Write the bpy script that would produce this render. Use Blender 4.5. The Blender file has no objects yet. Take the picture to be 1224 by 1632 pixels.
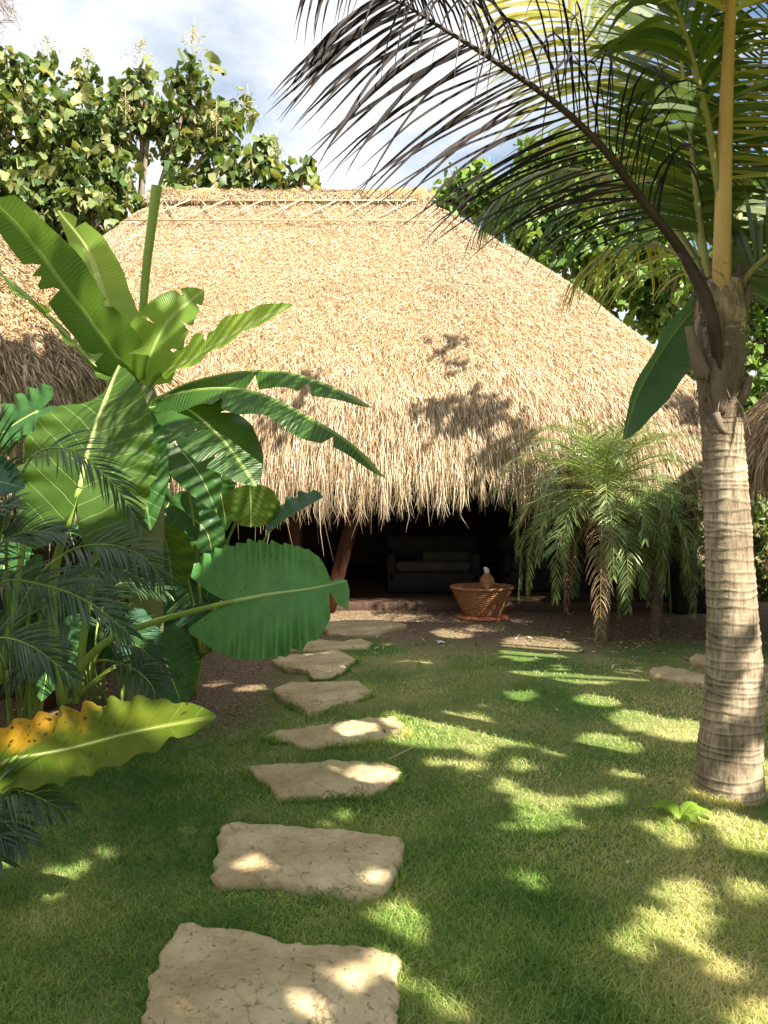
import bpy, math, random
import numpy as np
from mathutils import Vector
R = math.radians
random.seed(7); rng = np.random.default_rng(7)
scene = bpy.context.scene
COL = scene.collection

# ------------------------------------------------------------------ camera
CAM_H = 1.6; F = 1226.0; PITCH = R(1.68)
cam_d = bpy.data.cameras.new("camera"); cam = bpy.data.objects.new("camera", cam_d); COL.objects.link(cam)
cam.location = (0, 0, CAM_H); cam.rotation_euler = (R(90) - PITCH, 0, 0)
cam_d.sensor_fit = 'VERTICAL'; cam_d.sensor_height = 24.0; cam_d.lens = 24.0 * F / 1632
cam_d.clip_start = 0.05; cam_d.clip_end = 3000
scene.camera = cam

# ------------------------------------------------------------------ light
SUN_EL = 42.0
SH = np.array([0.73, -0.683, 0.0])                       # horizontal direction towards the sun
COT = 1 / math.tan(R(SUN_EL))
SDIR = np.array([SH[0] * math.cos(R(SUN_EL)), SH[1] * math.cos(R(SUN_EL)), math.sin(R(SUN_EL))])
sun_d = bpy.data.lights.new("sun", 'SUN'); sun = bpy.data.objects.new("sun", sun_d); COL.objects.link(sun)
sun_d.energy = 5.0; sun_d.angle = R(0.5); sun_d.color = (1.0, 0.92, 0.79)
sun.rotation_euler = Vector(SDIR).to_track_quat('Z', 'Y').to_euler(); sun.location = (20, -20, 30)
world = bpy.data.worlds.new("World"); scene.world = world; world.use_nodes = True
wn = world.node_tree.nodes; wl = world.node_tree.links
bg = wn['Background']; bg.inputs['Strength'].default_value = 0.045
sky = wn.new('ShaderNodeTexSky'); sky.sky_type = 'NISHITA'; sky.sun_disc = False
sky.sun_elevation = R(SUN_EL); sky.sun_rotation = math.atan2(SH[0], SH[1])
sky.air_density = 1.2; sky.dust_density = 0.6
tc = wn.new('ShaderNodeTexCoord'); mp = wn.new('ShaderNodeMapping'); mp.inputs['Scale'].default_value = (1.0, 1.0, 2.2)
mp.inputs['Location'].default_value = (0.35, 0.2, 0.1)
nz = wn.new('ShaderNodeTexNoise'); nz.inputs['Scale'].default_value = 1.7; nz.inputs['Detail'].default_value = 7; nz.inputs['Roughness'].default_value = 0.55
cr = wn.new('ShaderNodeValToRGB'); cr.color_ramp.elements[0].position = 0.38; cr.color_ramp.elements[1].position = 0.51
mx = wn.new('ShaderNodeMixRGB'); mx.inputs['Color2'].default_value = (8.6, 8.9, 9.2, 1)
wl.new(tc.outputs['Generated'], mp.inputs['Vector']); wl.new(mp.outputs['Vector'], nz.inputs['Vector'])
wl.new(nz.outputs['Fac'], cr.inputs['Fac']); wl.new(cr.outputs['Color'], mx.inputs['Fac'])
hs = wn.new('ShaderNodeHueSaturation'); hs.inputs['Value'].default_value = 1.5; hs.inputs['Saturation'].default_value = 1.05; wl.new(sky.outputs['Color'], hs.inputs['Color']); wl.new(hs.outputs['Color'], mx.inputs['Color1']); wl.new(mx.outputs['Color'], bg.inputs['Color'])
vs = scene.view_settings
vs.view_transform = 'Standard'; vs.look = 'None'; vs.exposure = 1.5; vs.gamma = 1.0; vs.use_curve_mapping = False
scene.cycles.max_bounces = 6; scene.cycles.diffuse_bounces = 3; scene.cycles.transmission_bounces = 4
scene.cycles.transparent_max_bounces = 4; scene.cycles.caustics_reflective = False; scene.cycles.caustics_refractive = False

# ------------------------------------------------------------------ helpers
_f = np.array([0, math.cos(PITCH), -math.sin(PITCH)]); _u = np.array([0, math.sin(PITCH), math.cos(PITCH)])
C0 = np.array([0, 0, CAM_H])
def ray(px, py):
    return np.array([1.0, 0, 0]) * ((px - 612) / F) + _u * ((816 - py) / F) + _f
def at(px, py, Y):
    d = ray(px, py); return C0 + d * (Y / d[1])
def gp(px, py, z=0.0):
    d = ray(px, py); return C0 + d * ((z - CAM_H) / d[2])
def proj(P):
    v = np.asarray(P, float) - C0; zc = v @ _f; zs = np.where(np.abs(zc) < 1e-4, 1e-4, zc)
    return 612 + F * v[..., 0] / zs, 816 - F * (v @ _u) / zs, zc
def norm(v):
    v = np.asarray(v, float); return v / (np.linalg.norm(v, axis=-1, keepdims=True) + 1e-9)
def tag(o, label=None, cat=None, group=None, kind=None):
    if label: o['label'] = label
    if cat: o['category'] = cat
    if group: o['group'] = group
    if kind: o['kind'] = kind
    return o
def thing(name, loc, label, cat, group=None):
    o = bpy.data.objects.new(name, None); COL.objects.link(o); o.location = loc; o.empty_display_size = 0.1
    o['_loc'] = 0; del o['_loc']
    return tag(o, label, cat, group)
def wloc(o):
    l = np.zeros(3)
    while o is not None:
        l += np.array(o.location); o = o.parent
    return l
def mesh(name, V, Q, mat, parent=None, uv=None, smooth=True, origin=None):
    """V (n,3) world coordinates, Q (m,4) quads (or a list of polygons)"""
    V = np.asarray(V, np.float64)
    me = bpy.data.meshes.new(name)
    if parent is not None: off = wloc(parent)
    elif origin is not None: off = np.asarray(origin, float)
    else: off = np.array([V[:, 0].mean(), V[:, 1].mean(), V[:, 2].min()])
    W = (V - off)
    if isinstance(Q, list):
        me.from_pydata(W.tolist(), [], Q)
    else:
        Q = np.asarray(Q, np.int32)
        me.vertices.add(len(W)); me.vertices.foreach_set('co', W.astype(np.float32).ravel())
        me.loops.add(Q.size); me.loops.foreach_set('vertex_index', Q.ravel())
        me.polygons.add(len(Q)); me.polygons.foreach_set('loop_start', np.arange(0, Q.size, 4, dtype=np.int32))
    if uv is not None:
        ul = me.uv_layers.new(name='uv'); vi = np.empty(len(me.loops), np.int32); me.loops.foreach_get('vertex_index', vi)
        ul.data.foreach_set('uv', np.asarray(uv, np.float32)[vi].ravel())
    me.update(calc_edges=True); me.validate()
    me.polygons.foreach_set('use_smooth', np.full(len(me.polygons), smooth))
    me.materials.append(mat)
    o = bpy.data.objects.new(name, me); COL.objects.link(o)
    if parent is not None: o.parent = parent
    else: o.location = off
    return o
class MB:
    def __init__(s): s.V = []; s.Q = []; s.U = []; s.n = 0
    def add(s, V, Q, U=None):
        V = np.asarray(V, float).reshape(-1, 3); s.V.append(V); s.Q.append(np.asarray(Q, int).reshape(-1, 4) + s.n)
        s.U.append(np.zeros((len(V), 2)) if U is None else np.asarray(U, float).reshape(-1, 2)); s.n += len(V)
        return s
    def build(s, name, mat, parent=None, smooth=True, uv=False, origin=None):
        V = np.concatenate(s.V); Q = np.concatenate(s.Q)
        return mesh(name, V, Q, mat, parent, np.concatenate(s.U) if uv else None, smooth, origin)
def gridq(n, m, wrap=False):
    """quads of an n x m vertex grid; wrap in the second direction"""
    i = np.arange(n - 1)[:, None]; j = np.arange(m if wrap else m - 1)[None, :]; j2 = (j + 1) % m
    return np.stack([i * m + j, i * m + j2, (i + 1) * m + j2, (i + 1) * m + j], -1).reshape(-1, 4)
def ribbons(pts, wid, side):
    """pts (n,K,3), wid (n,K), side (n,K,3) -> vertices and quads of n ribbons"""
    n, K, _ = pts.shape
    a = pts - side * wid[..., None] * .5; b = pts + side * wid[..., None] * .5
    V = np.stack([a, b], 2).reshape(-1, 3)
    base = (np.arange(n) * K * 2)[:, None] + (np.arange(K - 1) * 2)[None, :]
    Q = np.stack([base, base + 1, base + 3, base + 2], -1).reshape(-1, 4)
    U = np.zeros((n, K, 2, 2)); U[..., 0] = np.linspace(0, 1, K)[None, :, None]; U[:, :, 1, 1] = 1
    return V, Q, U.reshape(-1, 2)
def curve(P, n):
    """Catmull-Rom through P sampled at n points"""
    P = np.asarray(P, float); E = np.vstack([2 * P[0] - P[1], P, 2 * P[-1] - P[-2]])
    k = len(P) - 1; t = np.linspace(0, k - 1e-6, n); i = t.astype(int); u = (t - i)[:, None]
    a, b, c, d = E[i], E[i + 1], E[i + 2], E[i + 3]
    return .5 * ((2 * b) + (-a + c) * u + (2 * a - 5 * b + 4 * c - d) * u * u + (-a + 3 * b - 3 * c + d) * u ** 3)
def tube(P, rad, sides=10, n=None, cap=True, noise=0.0):
    P = curve(P, n) if n else np.asarray(P, float); n = len(P)
    rad = np.interp(np.linspace(0, 1, n), np.linspace(0, 1, len(rad)), rad) if len(np.atleast_1d(rad)) > 1 else np.full(n, float(np.atleast_1d(rad)[0]))
    T = norm(np.gradient(P, axis=0)); h = np.array([0, 0, 1.0]) if abs(T[0][2]) < .9 else np.array([1.0, 0, 0])
    A = norm(np.cross(T, h)); B = np.cross(T, A)
    th = np.linspace(0, 2 * math.pi, sides, endpoint=False)
    r = rad[:, None] * (1 + noise * rng.normal(size=(n, sides)))
    V = P[:, None] + r[..., None] * (np.cos(th)[None, :, None] * A[:, None] + np.sin(th)[None, :, None] * B[:, None])
    if cap:
        V = np.concatenate([np.repeat(P[:1][:, None], sides, 1), V, np.repeat(P[-1:][:, None], sides, 1)], 0)
    return V.reshape(-1, 3), gridq(V.shape[0], sides, True)
def box(c, s, rz=0, rx=0, ry=0, bev=0.01):
    """rounded box: centre, full size"""
    hx, hy, hz = np.array(s) / 2; b = min(bev, hx * .9, hy * .9, hz * .9)
    def ring(ix, z, k=3):
        pts = []
        for sx, sy, a0 in ((1, 1, 0), (-1, 1, 90), (-1, -1, 180), (1, -1, 270)):
            for q in range(k):
                a = R(a0 + 90 * q / (k - 1)); pts.append([sx * (hx - b) + (b - ix) * math.cos(a), sy * (hy - b) + (b - ix) * math.sin(a), z])
        return pts
    L = [[[0, 0, -hz]] * 12, ring(b * .98, -hz), ring(b * .3, -hz + b * .3), ring(0, -hz + b), ring(0, hz - b), ring(b * .3, hz - b * .3), ring(b * .98, hz), [[0, 0, hz]] * 12]
    V = np.array(L).reshape(-1, 3)
    cx, sx_ = math.cos(rx), math.sin(rx); V = V @ np.array([[1, 0, 0], [0, cx, -sx_], [0, sx_, cx]]).T
    cy, sy_ = math.cos(ry), math.sin(ry); V = V @ np.array([[cy, 0, sy_], [0, 1, 0], [-sy_, 0, cy]]).T
    cz, sz = math.cos(rz), math.sin(rz); V = V @ np.array([[cz, -sz, 0], [sz, cz, 0], [0, 0, 1]]).T
    return V + np.array(c), gridq(8, 12, True)

# ------------------------------------------------------------------ materials
def newmat(name):
    m = bpy.data.materials.new(name); m.use_nodes = True; nt = m.node_tree
    b = nt.nodes['Principled BSDF']; return m, nt.nodes, nt.links, b
def c4(c): return (*c, 1)
def mat_simple(name, c1, c2, rough=.8, scale=6, bump=.3, detail=6, stretch=(1, 1, 1), bscale=None, dist=.01):
    m, N, L, b = newmat(name)
    tc = N.new('ShaderNodeTexCoord'); mp = N.new('ShaderNodeMapping'); mp.inputs['Scale'].default_value = stretch
    n = N.new('ShaderNodeTexNoise'); n.inputs['Scale'].default_value = scale; n.inputs['Detail'].default_value = detail; n.inputs['Roughness'].default_value = .65
    r = N.new('ShaderNodeValToRGB'); r.color_ramp.elements[0].position = .3; r.color_ramp.elements[1].position = .7
    r.color_ramp.elements[0].color = c4(c1); r.color_ramp.elements[1].color = c4(c2)
    n2 = N.new('ShaderNodeTexNoise'); n2.inputs['Scale'].default_value = bscale or scale * 5; n2.inputs['Detail'].default_value = 5
    bp = N.new('ShaderNodeBump'); bp.inputs['Strength'].default_value = bump; bp.inputs['Distance'].default_value = dist
    L.new(tc.outputs['Object'], mp.inputs['Vector']); L.new(mp.outputs['Vector'], n.inputs['Vector']); L.new(mp.outputs['Vector'], n2.inputs['Vector'])
    L.new(n.outputs['Fac'], r.inputs['Fac']); L.new(r.outputs['Color'], b.inputs['Base Color'])
    L.new(n2.outputs['Fac'], bp.inputs['Height']); L.new(bp.outputs['Normal'], b.inputs['Normal'])
    b.inputs['Roughness'].default_value = rough; b.inputs['Specular IOR Level'].default_value = .3
    return m
def mat_island(name, cols, rough=.7, trans=0.0, tcol=None, spec=.3, nscale=None, xg=0, stretch=None):
    """per blade/leaf random colour, optional translucency, patches by noise"""
    m, N, L, b = newmat(name)
    g = N.new('ShaderNodeNewGeometry'); r = N.new('ShaderNodeValToRGB')
    e = r.color_ramp.elements
    while len(e) < len(cols): e.new(.5)
    for i, c in enumerate(cols): e[i].position = i / max(1, len(cols) - 1); e[i].color = c4(c)
    fac = g.outputs['Random Per Island']
    if nscale:
        tc = N.new('ShaderNodeTexCoord'); n = N.new('ShaderNodeTexNoise'); n.inputs['Scale'].default_value = nscale; n.inputs['Detail'].default_value = 4
        L.new(tc.outputs['Object'], n.inputs['Vector'])
        if stretch:
            mpp = N.new('ShaderNodeMapping'); mpp.inputs['Scale'].default_value = stretch; L.new(tc.outputs['Object'], mpp.inputs['Vector']); L.new(mpp.outputs['Vector'], n.inputs['Vector'])
        a = N.new('ShaderNodeMath'); a.operation = 'MULTIPLY_ADD'; a.inputs[1].default_value = 2.4; a.inputs[2].default_value = -1.2
        s = N.new('ShaderNodeMath'); s.operation = 'MULTIPLY_ADD'; s.inputs[1].default_value = .55; s.use_clamp = True
        t = N.new('ShaderNodeMath'); t.operation = 'ADD'; t.inputs[1].default_value = .22
        L.new(n.outputs['Fac'], a.inputs[0]); L.new(a.outputs[0], t.inputs[0]); L.new(fac, s.inputs[0])
        if xg:
            sx = N.new('ShaderNodeSeparateXYZ'); L.new(tc.outputs['Object'], sx.inputs[0]); xx = N.new('ShaderNodeMath'); xx.operation = 'MULTIPLY_ADD'; xx.inputs[1].default_value = xg; xx.inputs[2].default_value = .06; L.new(sx.outputs['X'], xx.inputs[0])
            cl_ = N.new('ShaderNodeClamp'); cl_.inputs['Min'].default_value = -.1; cl_.inputs['Max'].default_value = .42; L.new(xx.outputs[0], cl_.inputs['Value']); L.new(cl_.outputs[0], t.inputs[1]); L.new(t.outputs[0], s.inputs[2]); fac = s.outputs[0]
    L.new(fac, r.inputs['Fac']); L.new(r.outputs['Color'], b.inputs['Base Color'])
    b.inputs['Roughness'].default_value = rough; b.inputs['Specular IOR Level'].default_value = spec
    if trans:
        t = N.new('ShaderNodeBsdfTranslucent'); mxs = N.new('ShaderNodeMixShader'); mxs.inputs['Fac'].default_value = trans
        mc = N.new('ShaderNodeMixRGB'); mc.blend_type = 'MULTIPLY'; mc.inputs['Fac'].default_value = 1; mc.inputs['Color2'].default_value = c4(tcol or (1.6, 1.6, .6))
        L.new(r.outputs['Color'], mc.inputs['Color1']); L.new(mc.outputs['Color'], t.inputs['Color'])
        L.new(b.outputs[0], mxs.inputs[1]); L.new(t.outputs[0], mxs.inputs[2]); L.new(mxs.outputs[0], N['Material Output'].inputs['Surface'])
    return m
def mat_leaf(name, c1, c2, vein, nv=9, k=.8, vw=.05, mid=.012, trans=.35, tcol=(.35, .55, .05), rough=.42, fine=0, edge=None, bump=.5):
    """broad leaf with midrib and side veins laid out in the leaf's own uv (x along, y across)"""
    m, N, L, b = newmat(name)
    def M(op, a, c=None, d=None, clamp=False):
        n = N.new('ShaderNodeMath'); n.operation = op; n.use_clamp = clamp
        for i, v in enumerate((a, c, d)):
            if v is None: continue
            if isinstance(v, (int, float)): n.inputs[i].default_value = v
            else: L.new(v, n.inputs[i])
        return n.outputs[0]
    uv = N.new('ShaderNodeUVMap'); uv.uv_map = 'uv'; sp = N.new('ShaderNodeSeparateXYZ'); L.new(uv.outputs['UV'], sp.inputs[0])
    x, y = sp.outputs[0], M('ABSOLUTE', sp.outputs[1])
    nz = N.new('ShaderNodeTexNoise'); nz.inputs['Scale'].default_value = 5; nz.inputs['Detail'].default_value = 5; L.new(uv.outputs['UV'], nz.inputs['Vector'])
    wob = M('MULTIPLY_ADD', nz.outputs['Fac'], .05, -.025)
    x0 = M('ADD', M('SUBTRACT', x, M('MULTIPLY', y, k)), wob)
    fr = M('ABSOLUTE', M('SUBTRACT', M('FRACT', M('MULTIPLY', M('ADD', x0, 3.0), nv)), .5))
    lat = M('SMOOTH_MIN', 1.0, M('MULTIPLY', M('SUBTRACT', fr, .5 - vw), 1.0 / vw, clamp=True), 0.0)
    lat = M('MULTIPLY', lat, M('SUBTRACT', 1.0, M('MULTIPLY', y, 1.2), clamp=True))
    if fine: lat = M('MULTIPLY', lat, M('MULTIPLY', nz.outputs['Fac'], .6))
    mi = M('SUBTRACT', 1.0, M('MULTIPLY', M('SUBTRACT', y, mid), 150.0), clamp=True)
    mi = M('MULTIPLY', mi, M('GREATER_THAN', x, -.01))
    v = M('MAXIMUM', M('MULTIPLY', lat, .75), mi)
    r = N.new('ShaderNodeValToRGB'); r.color_ramp.elements[0].color = c4(c1); r.color_ramp.elements[1].color = c4(c2)
    r.color_ramp.elements[0].position = .35; r.color_ramp.elements[1].position = .68; L.new(nz.outputs['Fac'], r.inputs['Fac'])
    col = r.outputs['Color']
    if edge:      # yellowing patches towards one margin with brown spots
        ecol, ax, ay, y0, spots = edge
        n3 = N.new('ShaderNodeTexNoise'); n3.inputs['Scale'].default_value = 4; L.new(uv.outputs['UV'], n3.inputs['Vector'])
        f = M('MULTIPLY', M('ADD', M('SUBTRACT', M('ADD', M('MULTIPLY', sp.outputs[1], ay), M('MULTIPLY', x, ax)), y0), M('MULTIPLY_ADD', n3.outputs['Fac'], .6, -.3)), 5.0, clamp=True)
        me = N.new('ShaderNodeMixRGB'); L.new(f, me.inputs['Fac']); L.new(col, me.inputs['Color1']); me.inputs['Color2'].default_value = c4(ecol); col = me.outputs['Color']
        n4 = N.new('ShaderNodeTexNoise'); n4.inputs['Scale'].default_value = 34; n4.inputs['Detail'].default_value = 3; L.new(uv.outputs['UV'], n4.inputs['Vector'])
        n5 = N.new('ShaderNodeTexNoise'); n5.inputs['Scale'].default_value = 3.3; L.new(uv.outputs['UV'], n5.inputs['Vector'])
        s = M('MULTIPLY', M('MULTIPLY', M('SUBTRACT', n4.outputs['Fac'], spots), 14.0, clamp=True), M('MULTIPLY', M('SUBTRACT', n5.outputs['Fac'], .5), 12.0, clamp=True))
        ms = N.new('ShaderNodeMixRGB'); L.new(s, ms.inputs['Fac']); L.new(col, ms.inputs['Color1']); ms.inputs['Color2'].default_value = (.06, .025, .01, 1); col = ms.outputs['Color']
    mv = N.new('ShaderNodeMixRGB'); L.new(v, mv.inputs['Fac']); L.new(col, mv.inputs['Color1']); mv.inputs['Color2'].default_value = c4(vein)
    L.new(mv.outputs['Color'], b.inputs['Base Color'])
    h = v
    if fine:
        w = M('SINE', M('MULTIPLY', x0, fine)); h = M('ADD', M('MULTIPLY', w, .3), v)
    else:
        h = M('ADD', h, M('MULTIPLY', nz.outputs['Fac'], .8))
    bp = N.new('ShaderNodeBump'); bp.inputs['Strength'].default_value = bump; bp.inputs['Distance'].default_value = .006
    L.new(h, bp.inputs['Height']); L.new(bp.outputs['Normal'], b.inputs['Normal'])
    b.inputs['Roughness'].default_value = rough; b.inputs['Specular IOR Level'].default_value = .4
    t = N.new('ShaderNodeBsdfTranslucent'); mt = N.new('ShaderNodeMixRGB'); mt.blend_type = 'MIX'; mt.inputs['Fac'].default_value = .55
    L.new(mv.outputs['Color'], mt.inputs['Color1']); mt.inputs['Color2'].default_value = c4(tcol); L.new(mt.outputs['Color'], t.inputs['Color'])
    ms = N.new('ShaderNodeMixShader'); ms.inputs['Fac'].default_value = trans
    L.new(b.outputs[0], ms.inputs[1]); L.new(t.outputs[0], ms.inputs[2]); L.new(ms.outputs[0], N['Material Output'].inputs['Surface'])
    return m

M_straw = mat_island('straw', [(.16, .105, .06), (.42, .29, .165), (.64, .50, .32), (.90, .82, .65)], .65, .12, (1.2, 1.1, .9), nscale=1.0, stretch=(.5, .5, 3.0))
M_fringe = mat_island('fringe_straw', [(.14, .09, .05), (.34, .23, .13), (.54, .42, .26), (.86, .78, .60)], .65, .12, (1.2, 1.1, .9), nscale=2.0)
M_straw_old = mat_island('old_straw', [(.12, .075, .04), (.30, .19, .10), (.48, .36, .22), (.66, .55, .38)], .7, .1, (1.2, 1.1, .9), nscale=1.2)
M_thatchbase = mat_simple('packed_thatch', (.30, .19, .09), (.50, .35, .18), .9, 14, .9, 8, (1, 1, .35), 60, .03)
M_cord = mat_simple('bamboo_strip', (.45, .34, .20), (.72, .60, .42), .6, 8, .2)
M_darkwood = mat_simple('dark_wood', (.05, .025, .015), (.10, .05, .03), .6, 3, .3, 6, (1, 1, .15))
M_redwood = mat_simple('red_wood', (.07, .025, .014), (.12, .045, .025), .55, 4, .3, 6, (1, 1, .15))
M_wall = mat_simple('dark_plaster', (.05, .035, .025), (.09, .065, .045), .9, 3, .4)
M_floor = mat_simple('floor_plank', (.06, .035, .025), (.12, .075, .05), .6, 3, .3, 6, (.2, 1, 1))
M_stone = mat_simple('sandstone', (.38, .275, .135), (.74, .60, .36), .9, 3, .8, 12, (1, 1, 1), 22, .015)
def _crack(m):
    N, L = m.node_tree.nodes, m.node_tree.links; b = N['Principled BSDF']
    tc = N.new('ShaderNodeTexCoord'); v = N.new('ShaderNodeTexNoise'); v.inputs['Scale'].default_value = 1.5; v.inputs['Detail'].default_value = 9; v.inputs['Roughness'].default_value = .6; v.inputs['Distortion'].default_value = .8
    L.new(tc.outputs['Object'], v.inputs['Vector'])
    a = N.new('ShaderNodeMath'); a.operation = 'SUBTRACT'; a.inputs[1].default_value = .5; L.new(v.outputs['Fac'], a.inputs[0])
    a2 = N.new('ShaderNodeMath'); a2.operation = 'ABSOLUTE'; L.new(a.outputs[0], a2.inputs[0])
    r = N.new('ShaderNodeValToRGB'); r.color_ramp.elements[0].position = .0; r.color_ramp.elements[1].position = .012
    r.color_ramp.elements[0].color = (.45, .40, .34, 1); r.color_ramp.elements[1].color = (1, 1, 1, 1); L.new(a2.outputs[0], r.inputs['Fac'])
    n6 = N.new('ShaderNodeTexNoise'); n6.inputs['Scale'].default_value = 1.7; L.new(tc.outputs['Object'], n6.inputs['Vector'])
    gate = N.new('ShaderNodeMath'); gate.operation = 'MULTIPLY_ADD'; gate.inputs[1].default_value = 7; gate.inputs[2].default_value = -3.5; gate.use_clamp = True; L.new(n6.outputs['Fac'], gate.inputs[0])
    mxx = N.new('ShaderNodeMixRGB'); mxx.blend_type = 'MULTIPLY'; L.new(gate.outputs[0], mxx.inputs['Fac'])
    src = b.inputs['Base Color'].links[0].from_socket; L.new(src, mxx.inputs['Color1']); L.new(r.outputs['Color'], mxx.inputs['Color2']); L.new(mxx.outputs['Color'], b.inputs['Base Color'])
_crack(M_stone)
def _pits(m):
    N, L = m.node_tree.nodes, m.node_tree.links; b = N['Principled BSDF']; tc = N.new('ShaderNodeTexCoord')
    old = b.inputs['Normal'].links[0].from_node
    v = N.new('ShaderNodeTexVoronoi'); v.feature = 'DISTANCE_TO_EDGE'; v.inputs['Scale'].default_value = 3.5; v.inputs['Randomness'].default_value = 1
    n = N.new('ShaderNodeTexNoise'); n.inputs['Scale'].default_value = 6; n.inputs['Detail'].default_value = 6; L.new(tc.outputs['Object'], n.inputs['Vector'])
    mm = N.new('ShaderNodeMixRGB'); mm.inputs['Fac'].default_value = .35; L.new(tc.outputs['Object'], mm.inputs['Color1']); L.new(n.outputs['Color'], mm.inputs['Color2']); L.new(mm.outputs['Color'], v.inputs['Vector'])
    p = N.new('ShaderNodeTexNoise'); p.inputs['Scale'].default_value = 38; p.inputs['Detail'].default_value = 5; p.inputs['Roughness'].default_value = .7; L.new(tc.outputs['Object'], p.inputs['Vector'])
    r = N.new('ShaderNodeValToRGB'); r.color_ramp.elements[0].position = .30; r.color_ramp.elements[1].position = .40; L.new(p.outputs['Fac'], r.inputs['Fac'])
    e = N.new('ShaderNodeMath'); e.operation = 'MINIMUM'; e.inputs[1].default_value = .03; L.new(v.outputs['Distance'], e.inputs[0])
    a = N.new('ShaderNodeMath'); a.operation = 'MULTIPLY_ADD'; a.inputs[1].default_value = 14.0; L.new(e.outputs[0], a.inputs[0]); L.new(r.outputs['Color'], a.inputs[2])
    bp = N.new('ShaderNodeBump'); bp.inputs['Strength'].default_value = .9; bp.inputs['Distance'].default_value = .006; L.new(a.outputs[0], bp.inputs['Height']); L.new(old.outputs['Normal'], bp.inputs['Normal']); L.new(bp.outputs['Normal'], b.inputs['Normal'])
    src = b.inputs['Base Color'].links[0].from_socket; mx = N.new('ShaderNodeMixRGB'); mx.blend_type = 'MULTIPLY'; mx.inputs['Fac'].default_value = .25; L.new(src, mx.inputs['Color1']); L.new(r.outputs['Color'], mx.inputs['Color2']); L.new(mx.outputs['Color'], b.inputs['Base Color'])
_pits(M_stone)
M_grass = mat_island('grass_blades', [(.10, .23, .05), (.23, .38, .08), (.42, .50, .15), (.64, .60, .28), (.80, .70, .42)], .6, .38, (1.3, 1.4, .6), nscale=1.3, xg=.16)
M_soillitter = mat_island('leaf_litter', [(.10, .06, .035), (.25, .16, .09), (.40, .30, .2), (.6, .55, .45)], .8)
M_cocotrunk = None
M_bark = mat_simple('tree_bark', (.16, .12, .09), (.32, .25, .19), .9, 5, .8, 8, (1, 1, .3))
M_palmbark = mat_simple('palm_bark', (.10, .075, .045), (.22, .17, .10), .9, 12, 1, 8, (1, 1, 1), 40, .02)
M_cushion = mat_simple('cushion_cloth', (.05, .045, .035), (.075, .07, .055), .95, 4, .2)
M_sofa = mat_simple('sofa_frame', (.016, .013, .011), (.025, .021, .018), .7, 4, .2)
M_clay = mat_simple('red_clay', (.42, .14, .07), (.55, .20, .11), .75, 6, .3)
M_white = mat_simple('white_glaze', (.7, .7, .68), (.8, .8, .78), .4, 6, .1)
M_pet = mat_simple('green_stalk', (.16, .26, .04), (.30, .40, .08), .45, 4, .1, 4, (1, 1, .2))
M_rib = mat_simple('pale_midrib', (.34, .44, .12), (.46, .54, .2), .45, 4, .1)
M_pseudo = mat_simple('banana_stem', (.12, .17, .05), (.28, .26, .12), .5, 3, .3, 5, (1, 1, .15))
M_yellowpet = mat_simple('yellow_stalk', (.42, .24, .06), (.70, .50, .18), .4, 2.2, .15, 5, (1, 1, .35))
M_ban = mat_leaf('banana_leaf', (.035, .10, .018), (.06, .155, .028), (.24, .36, .09), 60, .25, .18, .008, .36, (.28, .46, .04), .36, 420)
M_banlight = mat_leaf('young_banana_leaf', (.13, .27, .035), (.20, .36, .05), (.40, .52, .16), 60, .25, .18, .010, .45, (.48, .68, .05), .4, 420)
M_banlime = mat_leaf('lime_banana_leaf', (.26, .46, .04), (.34, .54, .06), (.5, .62, .2), 60, .25, .18, .010, .5, (.70, .85, .06), .36, 420)
M_ear = mat_leaf('elephant_ear_leaf', (.03, .10, .022), (.05, .155, .035), (.11, .24, .06), 7, .75, .035, .007, .30, (.25, .5, .06), .4)
M_earback = mat_leaf('elephant_ear_underside', (.06, .13, .018), (.09, .18, .025), (.45, .55, .2), 8, .75, .05, .014, .48, (.26, .40, .03), .5)
M_earblue = mat_leaf('bluish_ear_leaf', (.05, .13, .07), (.08, .18, .11), (.12, .22, .13), 8, .75, .03, .008, .25, (.2, .4, .08), .35)
M_earyel = mat_leaf('yellowing_ear_leaf', (.08, .15, .006), (.16, .21, .008), (.28, .34, .05), 9, .7, .03, .009, .5, (.34, .40, .008), .6, edge=((.85, .42, .02), -.32, -1.0, .05, .57))
M_eardry = mat_leaf('torn_ear_leaf', (.06, .20, .045), (.10, .28, .065), (.22, .38, .12), 8, .75, .02, .009, .3, (.25, .5, .06), .38, edge=((.55, .38, .04), 1.0, .3, .98, .6))
M_coco_g = mat_island('coconut_leaflet_green', [(.035, .08, .010), (.07, .12, .016), (.13, .18, .025)], .4, .35, (1.6, 1.6, .5), .5)
M_coco_y = mat_island('coconut_leaflet_yellow', [(.20, .24, .03), (.34, .36, .06), (.45, .45, .1), (.35, .25, .08)], .4, .45, (1.5, 1.5, .5), .5)
M_coco_d = mat_island('coconut_leaflet_dead', [(.010, .008, .009), (.020, .015, .016), (.045, .035, .03)], .6, .1, (1, 1, 1), .2)  # near-black: the shade on this frond is put into its colour
M_rach_d = mat_simple('dead_rachis', (.035, .022, .018), (.08, .055, .04), .6, 6, .3)
M_rach_g = mat_simple('green_rachis', (.20, .22, .05), (.34, .32, .10), .5, 4, .2)
M_pyg = mat_island('date_palm_leaflet', [(.07, .13, .03), (.14, .22, .06), (.24, .32, .12), (.38, .42, .2)], .3, .25, (1.4, 1.4, .5), .6)
M_pygdry = mat_island('dry_palm_leaflet', [(.20, .12, .06), (.42, .28, .16), (.6, .45, .3)], .6, .2, (1.2, 1.1, .8))
M_areca = mat_island('areca_leaflet', [(.025, .06, .02), (.045, .10, .03), (.085, .15, .06)], .35, .3, (1.4, 1.5, .6), .6)
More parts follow.
